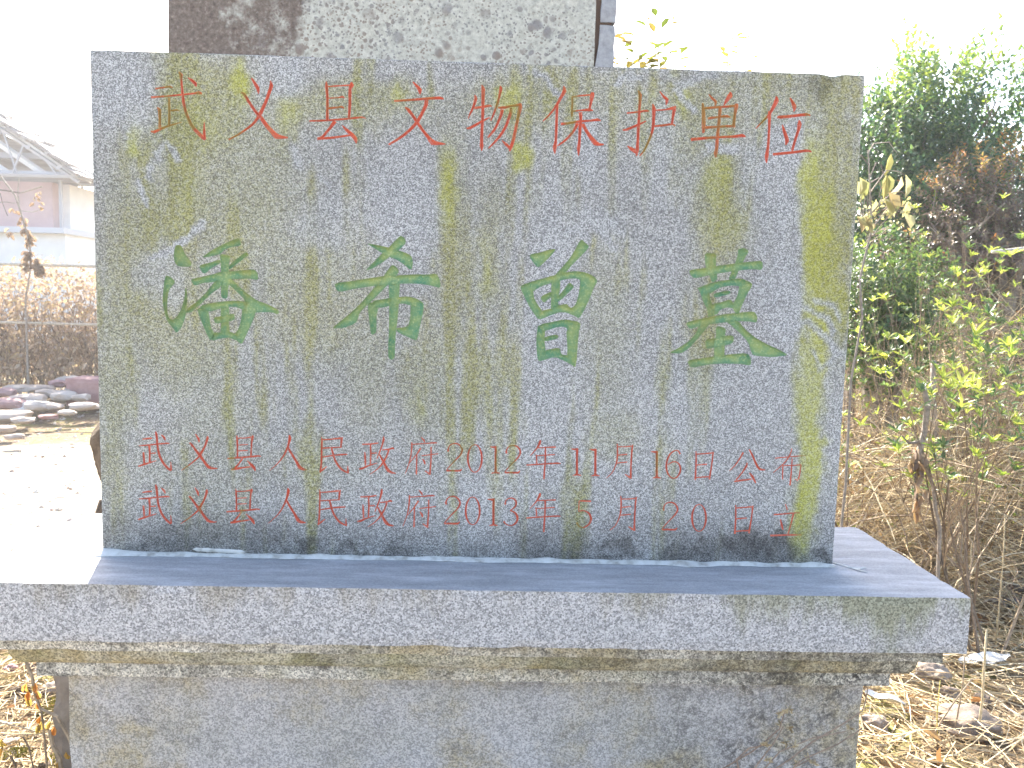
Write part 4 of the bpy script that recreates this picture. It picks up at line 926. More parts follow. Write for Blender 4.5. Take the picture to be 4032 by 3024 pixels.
def crown_tree(name, c, rx, ry, rz, nleaf, L, mat, mat_top, label, cat, group=None, seed=0, trunk_r=.04, topfrac=.72, lump=.38):
    bx_, by_ = c.x, c.y; g = gh(bx_, by_)
    t = thing(name, (bx_, by_, g), label, cat, group)
    tr = MB(); tips = []
    base = Vector((bx_, by_, g - .03))
    for k in range(6):
        e = Vector((c.x + random.uniform(-.6, .6) * rx, c.y + random.uniform(-.5, .5) * ry, c.z + random.uniform(-.1, .6) * rz))
        m_ = base.lerp(e, .5) + Vector((random.uniform(-.1, .1), random.uniform(-.1, .1), .1))
        tr.tube([base + Vector((random.uniform(-.05, .05), random.uniform(-.05, .05), 0)), m_, e], [trunk_r, trunk_r * .7, trunk_r * .25], 6)
        for _ in range(3):
            tt = []; grow(tr, m_.lerp(e, random.random()), Vector((random.uniform(-1, 1), random.uniform(-1, 1), random.uniform(0, 1))), rz * .5, trunk_r * .25, 1, tt, .8, .2, 2)
    tr.build('trunk', M_greytwig, t)
    lo, hi = MB(), MB(); k = 0; sv = Vector((seed * 1.7, seed, 0))
    while k < nleaf:
        # a spray: a short twig with leaves along it
        d = Vector((random.gauss(0, 1), random.gauss(0, 1), random.gauss(0, 1))).normalized(); rr = random.random() ** .42
        R_ = 1 + lump * noise.noise(d * 2.2 + sv) + lump * .5 * noise.noise(d * 5 + sv)
        if rr > .45 and noise.noise(d * 4 + sv * 2 + Vector((rr * 2, 0, 0))) < -.22: continue
        p = Vector((c.x + d.x * rx * rr * R_, c.y + d.y * ry * rr * R_, c.z + d.z * rz * rr * R_))
        if p.z < gh(p.x, p.y) + .05: continue
        out = (Vector((d.x, d.y, d.z + .35)) + Vector((random.uniform(-.6, .6),) * 3)).normalized()
        m_ = hi if (d.z * rr * R_ > topfrac * random.uniform(.55, 1.35) or (rr > .93 and random.random() < .12)) else lo
        nl = random.randint(4, 8); k += nl
        for i in range(nl):
            q = p + out * (i * L * .38); sd_ = out.orthogonal().normalized(); sd_.rotate(Matrix.Rotation(i * 2.4 + random.random(), 3, out))
            m_.leaf(q, (sd_ + out * .7), (out + Vector((0, 0, .8))), L * random.uniform(.7, 1.15), L * .42, random.uniform(0, .3), .15)
    lo.build('crown', mat, t)
    if hi.v: hi.build('young_foliage', mat_top, t)
    return t
# evergreen mass at the right
c_ = at(3640, 620, 4.6)
crown_tree('evergreen_tree', Vector((c_.x - .02, 4.6, c_.z - .14)), .70, .62, .88, 27000, .052, M_ever, M_evertop, 'tall dense evergreen with glossy dark leaves and bright yellow green tips at upper right', 'tree', seed=2)
c_ = at(3720, 860, 5.2)
crown_tree('evergreen_tree', Vector((c_.x + .5, 5.4, c_.z - .45)), 1.15, .6, 1.0, 15000, .055, M_ever, M_evertop, 'broad dark evergreen filling the gap behind the purple leaved shrub', 'tree', seed=4, topfrac=1.4)
c_ = at(3920, 880, 3.7)
crown_tree('purple_leaf_shrub', Vector((c_.x + .08, 3.8, c_.z - .08)), .66, .5, .60, 20000, .030, M_purple, M_orange, 'purple brown small leaved shrub with orange tips at the right edge', 'shrub', seed=6, topfrac=.72)
c_ = at(3470, 1130, 2.75)
crown_tree('low_evergreen_shrub', Vector((c_.x + .02, 2.75, c_.z - .12)), .30, .22, .40, 8000, .030, M_azdark, M_ever, 'low dark green shrub close behind the right edge of the tablet', 'shrub', seed=8, topfrac=1.4)
# shrub tips seen over the top of the tablet, their bodies behind it
def sprig_shrub(name, tipsuv, yy, label, mat, L):
    b = at(tipsuv[0][0], 1187, yy); t = thing(name, (b.x, yy, gh(b.x, yy)), label, 'shrub')
    st, lf = MB(), MB(); base = Vector((b.x, yy, gh(b.x, yy) - .02))
    for (u, v) in tipsuv:
        e = at(u, v, yy + random.uniform(-.1, .1)); m_ = base.lerp(e, .55) + Vector((random.uniform(-.08, .08), 0, 0))
        st.tube([base, base.lerp(m_, .5), m_, m_.lerp(e, .6), e], [.010, .008, .006, .004, .002], 5)
        for i in range(26 if 'leafy' in name else 9):
            s_ = random.uniform(.35, 1) ** .6; q = m_.lerp(e, s_); dd = (e - m_).normalized(); sd_ = dd.orthogonal(); sd_.rotate(Matrix.Rotation(random.random() * 6.28, 3, dd))
            lf.leaf(q + sd_ * random.uniform(0, .05), sd_ + dd * .8, Vector((0, 0, 1)) + sd_ * .4, L * random.uniform(.6, 1.1), L * .42)
    st.build('stems', M_greytwig, t); lf.build('leaves', mat, t); return t
sprig_shrub('leafy_shrub', [(2600, 60), (2510, 120), (2540, 210), (2640, 200), (2470, 230), (2450, 180)], 2.6, 'tall leafy shrub whose green tips rise right beside the stele', leafmat('sprig_leaf', [(.09, .13, .03), (.16, .18, .04), (.22, .15, .06), (.06, .11, .05)], .3, .4, .3), .075)
sprig_shrub('slender_sapling', [(2870, 150), (2950, 150), (2840, 220), (2960, 265), (2900, 235)], 3.0, 'thin sapling with sparse yellow leaves showing above the tablet top', leafmat('sapling_leaf', [(.26, .25, .04), (.30, .22, .07), (.22, .18, .06)], .3), .07)

# azalea-like bushes: woody stems with rosettes
def azalea(u, v, yy, h, n_stem, label, lean=0, mat=M_azal, Lf=.040, nros=7, brt=.6):
    p = at(u, v, yy); g = gh(p.x, yy); t = thing('azalea_bush', (p.x, yy, g), label, 'shrub', 'azalea bushes right of the monument')
    st, lf, lo = MB(), MB(), MB(); tips = []
    for k in range(n_stem):
        a_ = random.random() * 6.28; d = Vector((math.cos(a_) * .55 + lean, math.sin(a_) * .45, 1.0))
        grow(st, Vector((p.x + random.uniform(-.05, .05), yy + random.uniform(-.05, .05), g - .01)), d, h * random.uniform(.42, .6), .0052, 2, tips, .75, .5, 3, 4, .16, .66)
    st.build('stems', M_twig, t)
    for q, d in tips:
        if q.z < g + h * .22 or random.random() < (.38 if q.z < g + h * .6 else .0): continue
        L_ = lf if random.random() < brt else lo
        rosette(L_, q, (d + Vector((0, -.25, .6))), random.randint(nros - 2, nros + 2), Lf * random.uniform(.75, 1.2), Lf * .30)
        if random.random() < .55:
            rosette(lo, q - d * .045, (d + Vector((0, 0, .4))), 4, Lf * .8, Lf * .26, 1.2)
    lf.build('leaves', mat, t)
    if lo.v: lo.build('old_leaves', M_azdark, t)
    return t
AZ = [(3580, 1600, 1.45, 1.02, 4, 'slim azalea with bright rosettes nearest to the tablet edge'), (3860, 1500, 1.30, 1.10, 5, 'tall azalea with many yellow green rosettes in the right foreground'),
      (4030, 1500, 1.05, 1.05, 4, 'azalea cut by the right picture edge, its rosettes closest to the viewer'), (3720, 1400, 1.95, 1.22, 7, 'azalea in the second row behind the slim one'),
      (3960, 1350, 2.10, 1.2, 7, 'wide azalea behind the tall foreground one, at the right'), (3440, 1350, 2.3, 1.4, 9, 'small leafed azalea farther back beside the tablet'),
      (3850, 1250, 2.9, 1.4, 8, 'far azalea in front of the purple leaved shrub'), (4100, 1200, 2.7, 1.4, 7, 'far azalea at the right edge below the purple shrub')]
for i, (u, v, yy, h, ns, lb) in enumerate(AZ): azalea(u, v, yy, h, ns, lb, .05 * (-1) ** i, M_azal, .040 if yy < 1.6 else .034 if yy < 2.2 else .028, 7, .62 if yy < 2 else .4)
# low leafy ground plants
def low_plant(u, v, label, L=.05, n=5):
    p = onz(u, v, GZ); g = gh(p.x, p.y); t = thing('seedling', (p.x, p.y, g), label, 'plant', 'young green seedlings in the straw')
    st, lf = MB(), MB()
    for k in range(2):
        a_ = random.random() * 6.28; e = Vector((p.x + math.cos(a_) * .04, p.y + math.sin(a_) * .04, g + random.uniform(.10, .2)))
        st.tube([Vector((p.x, p.y, g - .005)), e], [.002, .0012], 4)
        for j in range(3): rosette(lf, Vector((p.x, p.y, g)).lerp(e, .4 + .3 * j), Vector((0, 0, 1)), n, L, L * .36, 1.1)
    st.build('stem', M_twig, t); lf.build('leaves', M_azal, t)
low_plant(3860, 2080, 'green seedling with pale leaves in the straw left of the azalea stems'); low_plant(3950, 2150, 'yellow green seedling near the right edge below the azaleas')
low_plant(3600, 2250, 'tiny green seedling beyond the cap slab edge', .03, 4)

# dry tangle between the shrubs
mb = MB()
def tangle(mb, n, reg, r0, r1, L0, L1):
    for _ in range(n):
        x, y = reg(); g = gh(x, y); p = Vector((x, y, g + random.random() ** 1.5 * (.55 + .5 * sst(2.4, 3.4, x)))); a_ = random.random() * 6.28
        d = Vector((math.cos(a_), math.sin(a_) * .6, random.uniform(-.5, 1.0))).normalized(); L = random.uniform(L0, L1); pts = [p.copy()]
        bend = Vector((random.uniform(-1, 1), random.uniform(-1, 1), random.uniform(-.9, .3))) * .28
        for s_ in range(6):
            d = (d + bend + Vector((random.uniform(-1, 1), random.uniform(-1, 1), random.uniform(-1, 1))) * .10).normalized(); p = p + d * (L / 6)
            if p.z < gh(p.x, p.y): p.z = gh(p.x, p.y) + .004
            pts.append(p.copy())
        r = random.uniform(r0, r1); mb.tube(pts, [r] * 4 + [r * .8, r * .7, r * .4], 3, False)
tangle(mb, 5200, lambda: (random.uniform(1.75, 4.6), random.uniform(1.5, 3.4)), .0009, .0024, .15, .6)
tangle(mb, 1500, lambda: (random.uniform(2.0, 3.4), random.uniform(1.35, 2.1)), .0008, .0018, .15, .5)
tangle(mb, 2200, lambda: (random.uniform(2.6, 5.5), random.uniform(3.0, 4.6)), .0014, .0032, .25, .8)
tag(mb.build('dry_brush', M_straw), 'tangled dry vines and weed stalks between the azalea bushes', 'brush', None, 'stuff')
mb = MB()
tangle(mb, 2200, lambda: (random.uniform(1.8, 4.6), random.uniform(1.4, 3.2)), .0012, .0034, .2, .7)
tag(mb.build('brown_twigs', M_twig), 'thin brown twigs criss-crossing under the azalea bushes', 'twigs', None, 'stuff')
mb = MB()
for _ in range(3600):
    x, y = random.uniform(1.9, 5.0), random.uniform(1.6, 4.2); z = gh(x, y) + random.random() ** 2 * .5
    L = random.uniform(.018, .045); mb.leaf(Vector((x, y, z)), Vector((random.uniform(-1, 1), random.uniform(-1, 1), random.uniform(-1, .6))), Vector((random.uniform(-1, 1), random.uniform(-1, 1), 1)), L, L * .45, random.uniform(-.2, .5))
tag(mb.build('clinging_dead_leaves', M_deadleaf), 'dead brown leaves caught in the dry brush at the right', 'leaves', None, 'stuff')
mb = MB()
for _ in range(5200):
    x, y = random.uniform(2.1, 5.2), random.uniform(2.0, 4.4); z = gh(x, y) + random.random() ** 1.3 * .55
    L = random.uniform(.02, .04); mb.leaf(Vector((x, y, z)), Vector((random.uniform(-1, 1), random.uniform(-1, 1), random.uniform(-.3, .8))), Vector((0, -.3, 1)), L, L * .45, random.uniform(-.1, .3))
for _ in range(900):
    x, y = random.uniform(1.9, 4.8), random.uniform(1.7, 4.0); z = gh(x, y) + random.uniform(.15, .55 + .55 * sst(1.9, 2.8, x))
    rosette(mb, Vector((x, y, z)), Vector((random.uniform(-.4, .4), -.3, 1)), 6, random.uniform(.018, .030), .009)
tag(mb.build('undergrowth_leaves', M_azal), 'green undergrowth leaves low between the shrubs', 'leaves', None, 'stuff')

# dead grey stem with shrivelled leaves
t0 = at(3640, 1520, 1.15); 
dead = thing('dead_plant', (t0.x, 1.15, gh(t0.x, 1.15)), 'silvery dead stem with shrivelled leaves hanging from its fork', 'dead plant')
P_ = lambda u, v, y=1.15: at(u, v, y)
mb = MB()
mb.tube([P_(3640, 1525), P_(3652, 1600), P_(3640, 1700), P_(3618, 1790)], [.006, .010, .009, .011], 7)
mb.tube([P_(3618, 1790), P_(3650, 1850), P_(3676, 1920), P_(3682, 2000), P_(3700, 2080), Vector((t0.x + .10, 1.15, GZ))], [.010, .007, .006, .006, .006, .006], 6)
mb.tube([P_(3618, 1742), P_(3580, 1745), P_(3550, 1715)], [.007, .004, .002], 5)
mb.tube([P_(3610, 1790), P_(3600, 1860), P_(3612, 1960), P_(3625, 2020)], [.006, .004, .003, .002], 5)
mb.build('stem', M_greytwig, dead)
mb = MB()
for _ in range(26):
    q = P_(3612 + random.uniform(-22, 26), random.uniform(1750, 2010)); q.y += random.uniform(-.015, .015)
    mb.leaf(q, Vector((random.uniform(-.5, .5), random.uniform(-.5, .5), -1)), Vector((random.uniform(-1, 1), -1, .2)), random.uniform(.03, .055), .018, random.uniform(-.4, .5), .6)
mb.build('shrivelled_leaves', leafmat('shrivelled', [(.25, .18, .14), (.40, .31, .25), (.34, .22, .14)], .25, .8), dead)
tr_ = MB(); tr_.tube([P_(3676, 1420, 1.9), P_(3672, 1560, 1.9), P_(3690, 1800, 1.9), Vector((P_(3700, 1900, 1.9).x, 1.9, GZ - .02))], [.010, .012, .013, .014], 8)
o_ = tr_.build('sapling_trunk', M_greytwig, None, True, origin=(P_(3700, 1900, 1.9).x, 1.9, GZ)); tag(o_, 'bare grey sapling trunk standing just behind the dead stem', 'sapling')
mb = MB(); mb.tube([P_(3905, 992, 1.6), P_(3990, 985, 1.6), P_(4120, 968, 1.58), P_(4300, 960, 1.5)], [.006, .008, .008, .008], 7)
tag(mb.build('bamboo_stick', twigmat('pale_bamboo', [(.55, .50, .40), (.62, .57, .48)]), None, True, origin=tuple(P_(4120, 968, 1.6))), 'pale broken bamboo stick pointing in from the right edge', 'stick')

# wilted plant with drooping pale leaves beside the tablet
wb = at(3420, 1187, 1.0); wy = 1.0
wp = thing('wilted_plant', (wb.x, wy, gh(wb.x, wy)), 'wilted plant with drooping pale yellow leaves rising beside the right edge of the tablet', 'plant')
st, lf = MB(), MB()
Q = lambda u, v: at(u, v, wy)
main = [Vector((wb.x - .05, wy, GZ - .02)), Q(3330, 1900), Q(3350, 1500), Q(3395, 1250), Q(3385, 1100), Q(3432, 900), Q(3424, 700), Q(3418, 590)]
st.tube(main, [.005, .004, .0035, .003, .003, .003, .002, .0015], 6)
arms = [((3420, 600), (3440, 565), (3500, 560), (3530, 600)), ((3420, 650), (3390, 610), (3372, 640), (3370, 700)), ((3425, 700), (3450, 640), (3470, 650), (3480, 690)),
        ((3425, 760), (3490, 670), (3540, 675), (3560, 690)), ((3430, 840), (3510, 760), (3550, 755), (3590, 790)), ((3440, 860), (3545, 770), (3560, 800), (3560, 840)),
        ((3425, 820), (3400, 760), (3390, 780), (3395, 850)), ((3430, 900), (3480, 840), (3540, 770), (3500, 760)), ((3425, 720), (3460, 700), (3470, 740), (3460, 780))]
for a_ in arms:
    pts = [Q(*p) for p in a_]; st.tube(pts, [.0022, .0018, .0015, .0012], 4)
    e = pts[-1]
    for k in range(random.randint(1, 3)):
        lf.leaf(e + Vector((random.uniform(-.012, .012), random.uniform(-.02, .02), 0)), Vector((random.uniform(-.35, .6), random.uniform(-.3, .3), -1)), Vector((random.uniform(-.8, .8), -1, .3)), random.uniform(.045, .072), random.uniform(.018, .030), random.uniform(-.4, .5), random.uniform(.3, .8))
for _ in range(60):
    u, v = random.uniform(3380, 3600), random.uniform(780, 900); q = Q(u, v); q.y += random.uniform(-.05, .05)
    lf.leaf(q, Vector((random.uniform(-1, 1), random.uniform(-1, 1), random.uniform(-1, .5))), Vector((random.uniform(-1, 1), -1, .3)), .014, .009)
for _ in range(12):
    u, v = random.uniform(3395, 3440), random.uniform(820, 1000); a_ = Q(u, v); st.tube([a_, a_ + Vector((random.uniform(-.04, .12), random.uniform(-.04, .04), random.uniform(.03, .10)))], [.0012, .0008], 3)
st.build('stem', M_greytwig, wp); lf.build('leaves', M_wilt, wp)

# dry stalks at the lower right and the seed-head weed before the base block
def stalk(pts, r, label, y0, mat=M_straw, name='dry_stalk', group='dry stalks in the straw at the lower right'):
    mb = MB(); ps = [at(u, v, y0 + dy) for u, v, dy in pts]; ps.append(Vector((ps[-1].x, ps[-1].y, GZ - .01)))
    mb.tube(ps, [r * (.5 + .5 * i / (len(ps) - 1)) for i in range(len(ps))], 6)
    return tag(mb.build(name, mat, None, True, origin=tuple(ps[-1])), label, 'stalk', group)
stalk([(3885, 2480, 0), (3875, 2620, 0), (3868, 2760, 0), (3850, 2900, 0), (3820, 2935, 0)], .0045, 'thick pale upright stalk in front of the largest rock', .62)
stalk([(3800, 2580, 0), (3790, 2700, 0), (3770, 2820, 0), (3745, 2920, 0)], .003, 'thin brown stalk just left of the thick pale one', .62, M_twig)
stalk([(3830, 2670, 0), (3760, 2760, 0), (3700, 2850, 0), (3670, 2910, 0)], .003, 'leaning brown stalk crossing the others', .6, M_twig)
stalk([(3702, 2680, 0), (3690, 2800, 0), (3690, 2910, 0)], .002, 'short yellow stalk left of the crossing stalks', .6, twigmat('yellow_stalk', [(.50, .42, .10), (.55, .46, .14)]))
stalk([(3825, 2140, 0), (3820, 2250, 0), (3770, 2290, 0), (3745, 2350, 0)], .003, 'arched pale stalk beyond the cap slab', 1.2)
stalk([(3960, 1980, 0), (3950, 2200, 0), (3935, 2380, 0)], .003, 'upright pale stalk near the right edge', 1.2)
wd = thing('seed_head_weed', (1.25, -.16, GZ), 'dry brown weed with spiky seed heads in front of the base block', 'weed')
st, sh_ = MB(), MB(); wy2 = -.13
W_ = lambda u, v: at(u, v, wy2)
lines = [[(3000, 3060), (3110, 2990), (3200, 2920), (3320, 2850), (3395, 2800), (3408, 2760), (3418, 2705)], [(2980, 3060), (3070, 2960), (3200, 2905), (3330, 2880)], [(3060, 3080), (3160, 2990), (3300, 2930), (3395, 2868)],
         [(2840, 3030), (2960, 2960), (3000, 2930), (3070, 2870), (3090, 2800)], [(2960, 3040), (3050, 2920), (3085, 2860)], [(3050, 3070), (3130, 3020), (3190, 2990)], [(2900, 2990), (2950, 2945), (3010, 2935)]]
root = W_(3080, 3120); root.z = GZ
for ln in lines:
    pts = [W_(u, v) for u, v in ln]; st.tube([root] * 1 + pts if False else pts, [.0008 + .0004 * (len(pts) - i) / len(pts) for i in range(len(pts))], 5)
    st.tube([root, root.lerp(pts[0], .6) + Vector((.01, 0, 0)), pts[0]], [.0018, .0016, .0012], 5)
for (u, v) in [(3090, 2800), (3076, 2815), (3105, 2790), (3115, 2875), (3100, 2930), (3120, 2925), (3020, 2935), (3005, 2925), (3015, 2975), (3150, 3020), (3185, 2990), (3200, 3000), (3345, 2870), (3080, 2868)]:
    c_ = W_(u, v); c_.y += random.uniform(-.01, .01)
    for _ in range(16):
        d = Vector((random.gauss(0, 1), random.gauss(0, 1), random.gauss(0, 1))).normalized(); sh_.tube([c_, c_ + d * random.uniform(.004, .008)], [.0006, .0003], 3)
    for _ in range(4):
        d = Vector((random.gauss(0, 1), random.gauss(0, 1), random.gauss(0, 1))).normalized(); sh_.leaf(c_, d, Vector((0, -1, 0)), .009, .004)
st.build('stems', twigmat('weed_stem', [(.26, .18, .13), (.36, .27, .2)]), wd); sh_.build('seed_heads', M_straw, wd)['kind'] = 'stuff'

# ------------------------------------------------------------------ left: weed with yellow leaves by the base block
lw = thing('dry_weed', (at(250, 3000, .15).x, .15, GZ), 'dry forked weed with a few orange yellow leaves left of the base block', 'weed')
st, lf = MB(), MB(); A_ = lambda u, v: at(u, v, .15)
for ln, r in (([(100, 2600), (125, 2660), (140, 2740), (160, 2790), (225, 2820), (270, 2900), (300, 2990), (330, 3120)], .003), ([(195, 2870), (205, 2930), (235, 2985), (240, 3040), (240, 3120)], .004), ([(160, 2790), (170, 2850), (180, 2960), (190, 3100)], .002),
              ([(0, 2845), (90, 2865), (150, 2885), (200, 2900)], .0012), ([(90, 2900), (115, 2945), (130, 3020), (140, 3100)], .0015), ([(40, 2975), (60, 3010), (70, 3060)], .002)):
    st.tube([A_(u, v) for u, v in ln] , r, 5)
for (u, v, m_) in ((140, 2690, 1), (146, 2720, 1), (160, 2820, 1), (155, 2850, 1), (165, 2840, 1), (105, 2690, 0), (112, 2720, 0), (110, 2745, 0), (8, 2910, 0), (12, 2940, 0), (150, 2760, 0), (260, 2960, 0), (230, 3000, 0), (200, 2840, 0), (215, 2860, 0), (250, 3020, 0)):
    q = A_(u, v)
    for _ in range(2): lf.leaf(q, Vector((random.uniform(-.4, .4), random.uniform(-.4, .4), -1)), Vector((random.uniform(-1, 1), -1, 0)), .018, .009, random.uniform(-.3, .4), .5)
st.build('stems', M_twig, lw); lf.build('leaves', M_orange, lw)
# dark stump-like stub and dry bits at the corner
mb = MB(); mb.tube([at(165, 3010, .2), at(150, 3060, .2), Vector((at(150, 3060, .2).x, .2, GZ))], [.006, .018, .03], 7)
tag(mb.build('tree_stub', M_boulder, None, False, origin=(at(150, 3060, .2).x, .2, GZ)), 'splintered dark stub at the bottom left corner beside the weed', 'stub')

# ------------------------------------------------------------------ left background: rubble row, dry hedge, house
RB = [(40, 1590, 90, 44), (110, 1570, 90, 40), (30, 1640, 110, 50), (150, 1530, 80, 30), (190, 1550, 70, 36), (230, 1510, 60, 30), (250, 1560, 70, 40), (290, 1545, 70, 44), (330, 1600, 80, 30), (75, 1530, 80, 30), (20, 1545, 60, 36), (210, 1600, 60, 26), (275, 1500, 80, 40), (150, 1600, 70, 40), (265, 1625, 50, 22), (190, 1640, 50, 20), (90, 1655, 60, 26), (320, 1565, 50, 30), (15, 1690, 60, 30), (60, 1720, 50, 24)]
RL = ['far left in the lower course', 'second from left in the upper course', 'large pale one at the far left', 'flat one in the top course', 'just right of the flat one', 'leaning against the hedge foot', 'in the middle of the row', 'beside the pink block', 'low one close to the tablet edge', 'thin slab on top at the left', 'top left corner stone', 'small one in the lower middle', 'long slanting slab on top', 'square one left of the middle', 'small lone one before the row', 'tiny one at the foot of the row', 'mossy one at the foot, left', 'grey one under the pink block', 'outlying one at the left edge', 'outlying one nearer the path']
for i, ((u, v, a_, b_), lb) in enumerate(zip(RB, RL)):
    p = at(u, v, 6.4 - (v - 1500) * .006 * 1.6); dist = (p - CAMP).length; rx = a_ / FPX * dist * .62; rz = b_ / FPX * dist * .42
    mb = ico_rock((p.x, p.y, p.z), rx, rx * .7, rz, 2, .3, 1.6, i + 50, random.uniform(-.5, .5), True)
    tag(mb.build('rubble_stone', M_rubble if i % 5 else M_pinkstone, None, False, origin=(p.x, p.y, p.z - rz)), 'rubble stone, ' + lb, 'stone', 'rubble stones along the dry hedge')
p = at(340, 1530, 6.0)
tag(rough_box(p.x - .14, p.x + .22, 5.9, 6.2, p.z - .15, p.z + .1, .04, .006, .012, None, 70).build('stone_block', M_pinkstone, None, False, origin=(p.x, 6.05, p.z - .15)), 'purple pink squared block at the right end of the rubble row', 'stone block')
p = at(120, 1600, 5.6)
tag(ico_rock((p.x, 5.6, p.z), .17, .12, .05, 3, .4, 2, 77, 0, False).build('white_sack', M_scrap, None, True, origin=(p.x, 5.6, p.z - .05)), 'crumpled white sack lying before the rubble stones', 'sack')
# hedge
HY = 7.0; hx0, hx1 = at(-500, 1187, HY).x, at(1200, 1187, HY).x; hz0 = gh(-3, HY); hz1 = at(100, 1040, HY).z
hedge = thing('dry_hedge', ((hx0 + hx1) / 2, HY, hz0), 'brown dried up hedge on bamboo rails beyond the gravel path', 'hedge')
st, lf = MB(), MB()
for _ in range(2600):
    x = random.uniform(hx0, hx1); y = HY + random.uniform(-.25, .3); z = hz0 + random.random() ** 1.3 * .6; L = random.uniform(.25, .8)
    d = Vector((random.uniform(-.5, .5), random.uniform(-.25, .25), 1)).normalized(); p = Vector((x, y, z)); pts = [p]
    for s_ in range(4):
        d = (d + Vector((random.uniform(-1, 1), random.uniform(-1, 1), random.uniform(-.7, .4))) * .3).normalized(); p = p + d * L / 4; p.z = min(p.z, hz1 + .12 * noise.noise(Vector((x * 2, 0, 5))) + .06); pts.append(p.copy())
    r = random.uniform(.002, .005); st.tube(pts, [r, r, r, r * .7, r * .4], 3, False)
for _ in range(13000):
    x = random.uniform(hx0, hx1); y = HY + random.uniform(-.33, .3); top = hz1 + .12 * noise.noise(Vector((x * 2, 0, 5))) + .05 * noise.noise(Vector((x * 9, 0, 5))); z = random.uniform(hz0 + .05, top)
    L = random.uniform(.03, .075); lf.leaf(Vector((x, y, z)), Vector((random.uniform(-1, 1), random.uniform(-1, 1), random.uniform(-1, .4))), Vector((random.uniform(-1, 1), -1, random.uniform(-1, 1))), L, L * .5, random.uniform(-.2, .5))
st.build('twigs', M_twig, hedge); lf.build('dead_foliage', leafmat('hedge_leaf', [(.30, .23, .18), (.42, .33, .26), (.52, .44, .36), (.46, .36, .20), (.34, .27, .21), (.44, .37, .32)], .35, .8, .15, tt=(1.15, 1.1, 1.0)), hedge)
M_bam = twigmat('bamboo_rail', [(.42, .36, .28), (.55, .48, .38)])
for (v0, v1) in ((1045, 1050), (1272, 1282)):
    a_, b_ = at(-400, v0 - 4, HY - .38), at(900, v1 + 4, HY - .38); mb = MB(); mb.tube([a_, a_.lerp(b_, .3) + Vector((0, 0, .012)), a_.lerp(b_, .6), b_], [.014, .013, .014, .012], 7); mb.build('bamboo_rail', M_bam, hedge)
# hanging dead vine before the house
hv = thing('dead_vine', (at(100, 1100, 6.6).x, 6.6, hz0), 'dead climbing vine with brown leaf clusters rising above the hedge at far left', 'vine')
st, lf = MB(), MB(); B_ = lambda u, v: at(u, v, 6.6)
for ln, r in (([(100, 1180), (120, 1060), (118, 960), (95, 880), (80, 830), (60, 770), (0, 690), (-60, 660)], .009), ([(80, 830), (70, 760), (75, 700)], .005), ([(80, 830), (130, 835), (160, 825)], .004), ([(60, 800), (20, 795), (-40, 800)], .004), ([(80, 760), (130, 745), (165, 735)], .007), ([(-40, 745), (20, 750), (80, 760)], .007), ([(0, 760), (10, 800), (30, 850)], .004)):
    st.tube([B_(u, v) for u, v in ln], r, 5)
st.tube([B_(100, 1180), Vector((B_(100, 1180).x, 6.6, hz0))], [.009, .012], 5)
for (u, v, n_) in ((90, 870, 8), (100, 910, 12), (115, 950, 12), (120, 930, 8), (148, 770, 6), (148, 810, 4), (45, 910, 6), (62, 820, 3), (110, 1000, 22), (140, 1030, 26), (160, 1060, 26), (100, 1040, 16)):
    for _ in range(n_):
        q = B_(u + random.uniform(-14, 14), v + random.uniform(-16, 16)); lf.leaf(q, Vector((random.uniform(-1, 1), random.uniform(-1, 1), -1)), Vector((random.uniform(-1, 1), -1, 0)), .06, .035, random.uniform(-.2, .4), .4)
st.build('stems', M_greytwig, hv); lf.build('dead_leaves', leafmat('vine_leaf', [(.24, .17, .12), (.38, .29, .20)], .3, .8, .15, tt=(1.15, 1.1, 1.0)), hv)
# a few small conifers far off
for i, (u, s_, lb) in enumerate(((262, 46, 'small distant conifer left of the two others, beyond the hedge'), (325, 36, 'small distant conifer in the middle, beyond the hedge'), (352, 44, 'small distant conifer just beside the tablet edge, beyond the hedge'))):
    yy = 16; b_ = at(u, 1060, yy); g = GZ; top = at(u, 1060 - s_, yy).z; t = thing('conifer', (b_.x, yy, g), lb, 'tree', 'small conifers beyond the hedge')
    mb = MB(); mb.tube([Vector((b_.x, yy, g)), Vector((b_.x, yy, top))], [.05, .01], 6); mb.build('trunk', M_twig, t)
    mb = MB()
    for _ in range(900):
        f = random.random() ** .7; z = top - f * (top - g) * .9; rr = .05 + f * .38; a_ = random.random() * 6.28; q = rr * random.uniform(.3, 1)
        mb.leaf(Vector((b_.x + q * math.cos(a_), yy + q * math.sin(a_), z)), Vector((math.cos(a_), math.sin(a_), -.3)), Vector((0, 0, 1)), .12, .05)
    mb.build('crown', M_ever, t)

# house
HYY = 14.0; H = lambda u, v, y=HYY: at(u, v, y)
M_white = MT('white_render', .9); M_white.col(M_white.ramp(M_white.noise(M_white.pos(), 3, 4), [(.3, (.72, .71, .69)), (.7, (.82, .81, .79))])); M_white = M_white.m
Mm = MT('pink_render', .9); Mm.col(Mm.ramp(Mm.noise(Mm.pos(), 2.5, 5, .7), [(.3, (.46, .33, .33)), (.7, (.58, .44, .44))])); M_pink = Mm.m
Mm = MT('blue_ledge', .8); Mm.col((.56, .57, .60)); M_ledge = Mm.m
Mm = MT('grey_steel', .6); Mm.col((.42, .42, .45)); M_steel = Mm.m
Mm = MT('roof_sheet', .7); Mm.col(Mm.ramp(Mm.noise(Mm.pos(), 6, 4), [(.3, (.38, .37, .37)), (.7, (.55, .54, .54))])); M_roof = Mm.m
xl, xr = H(-900, 900).x, H(205, 900).x; xr2 = H(245, 900).x
house = thing('house', ((xl + xr) / 2, HYY + 1.5, GZ), 'pale house with pink upper wall and open steel roof trusses at far left', 'house')
z_ledge = H(120, 905).z; z_eave = H(200, 712).z
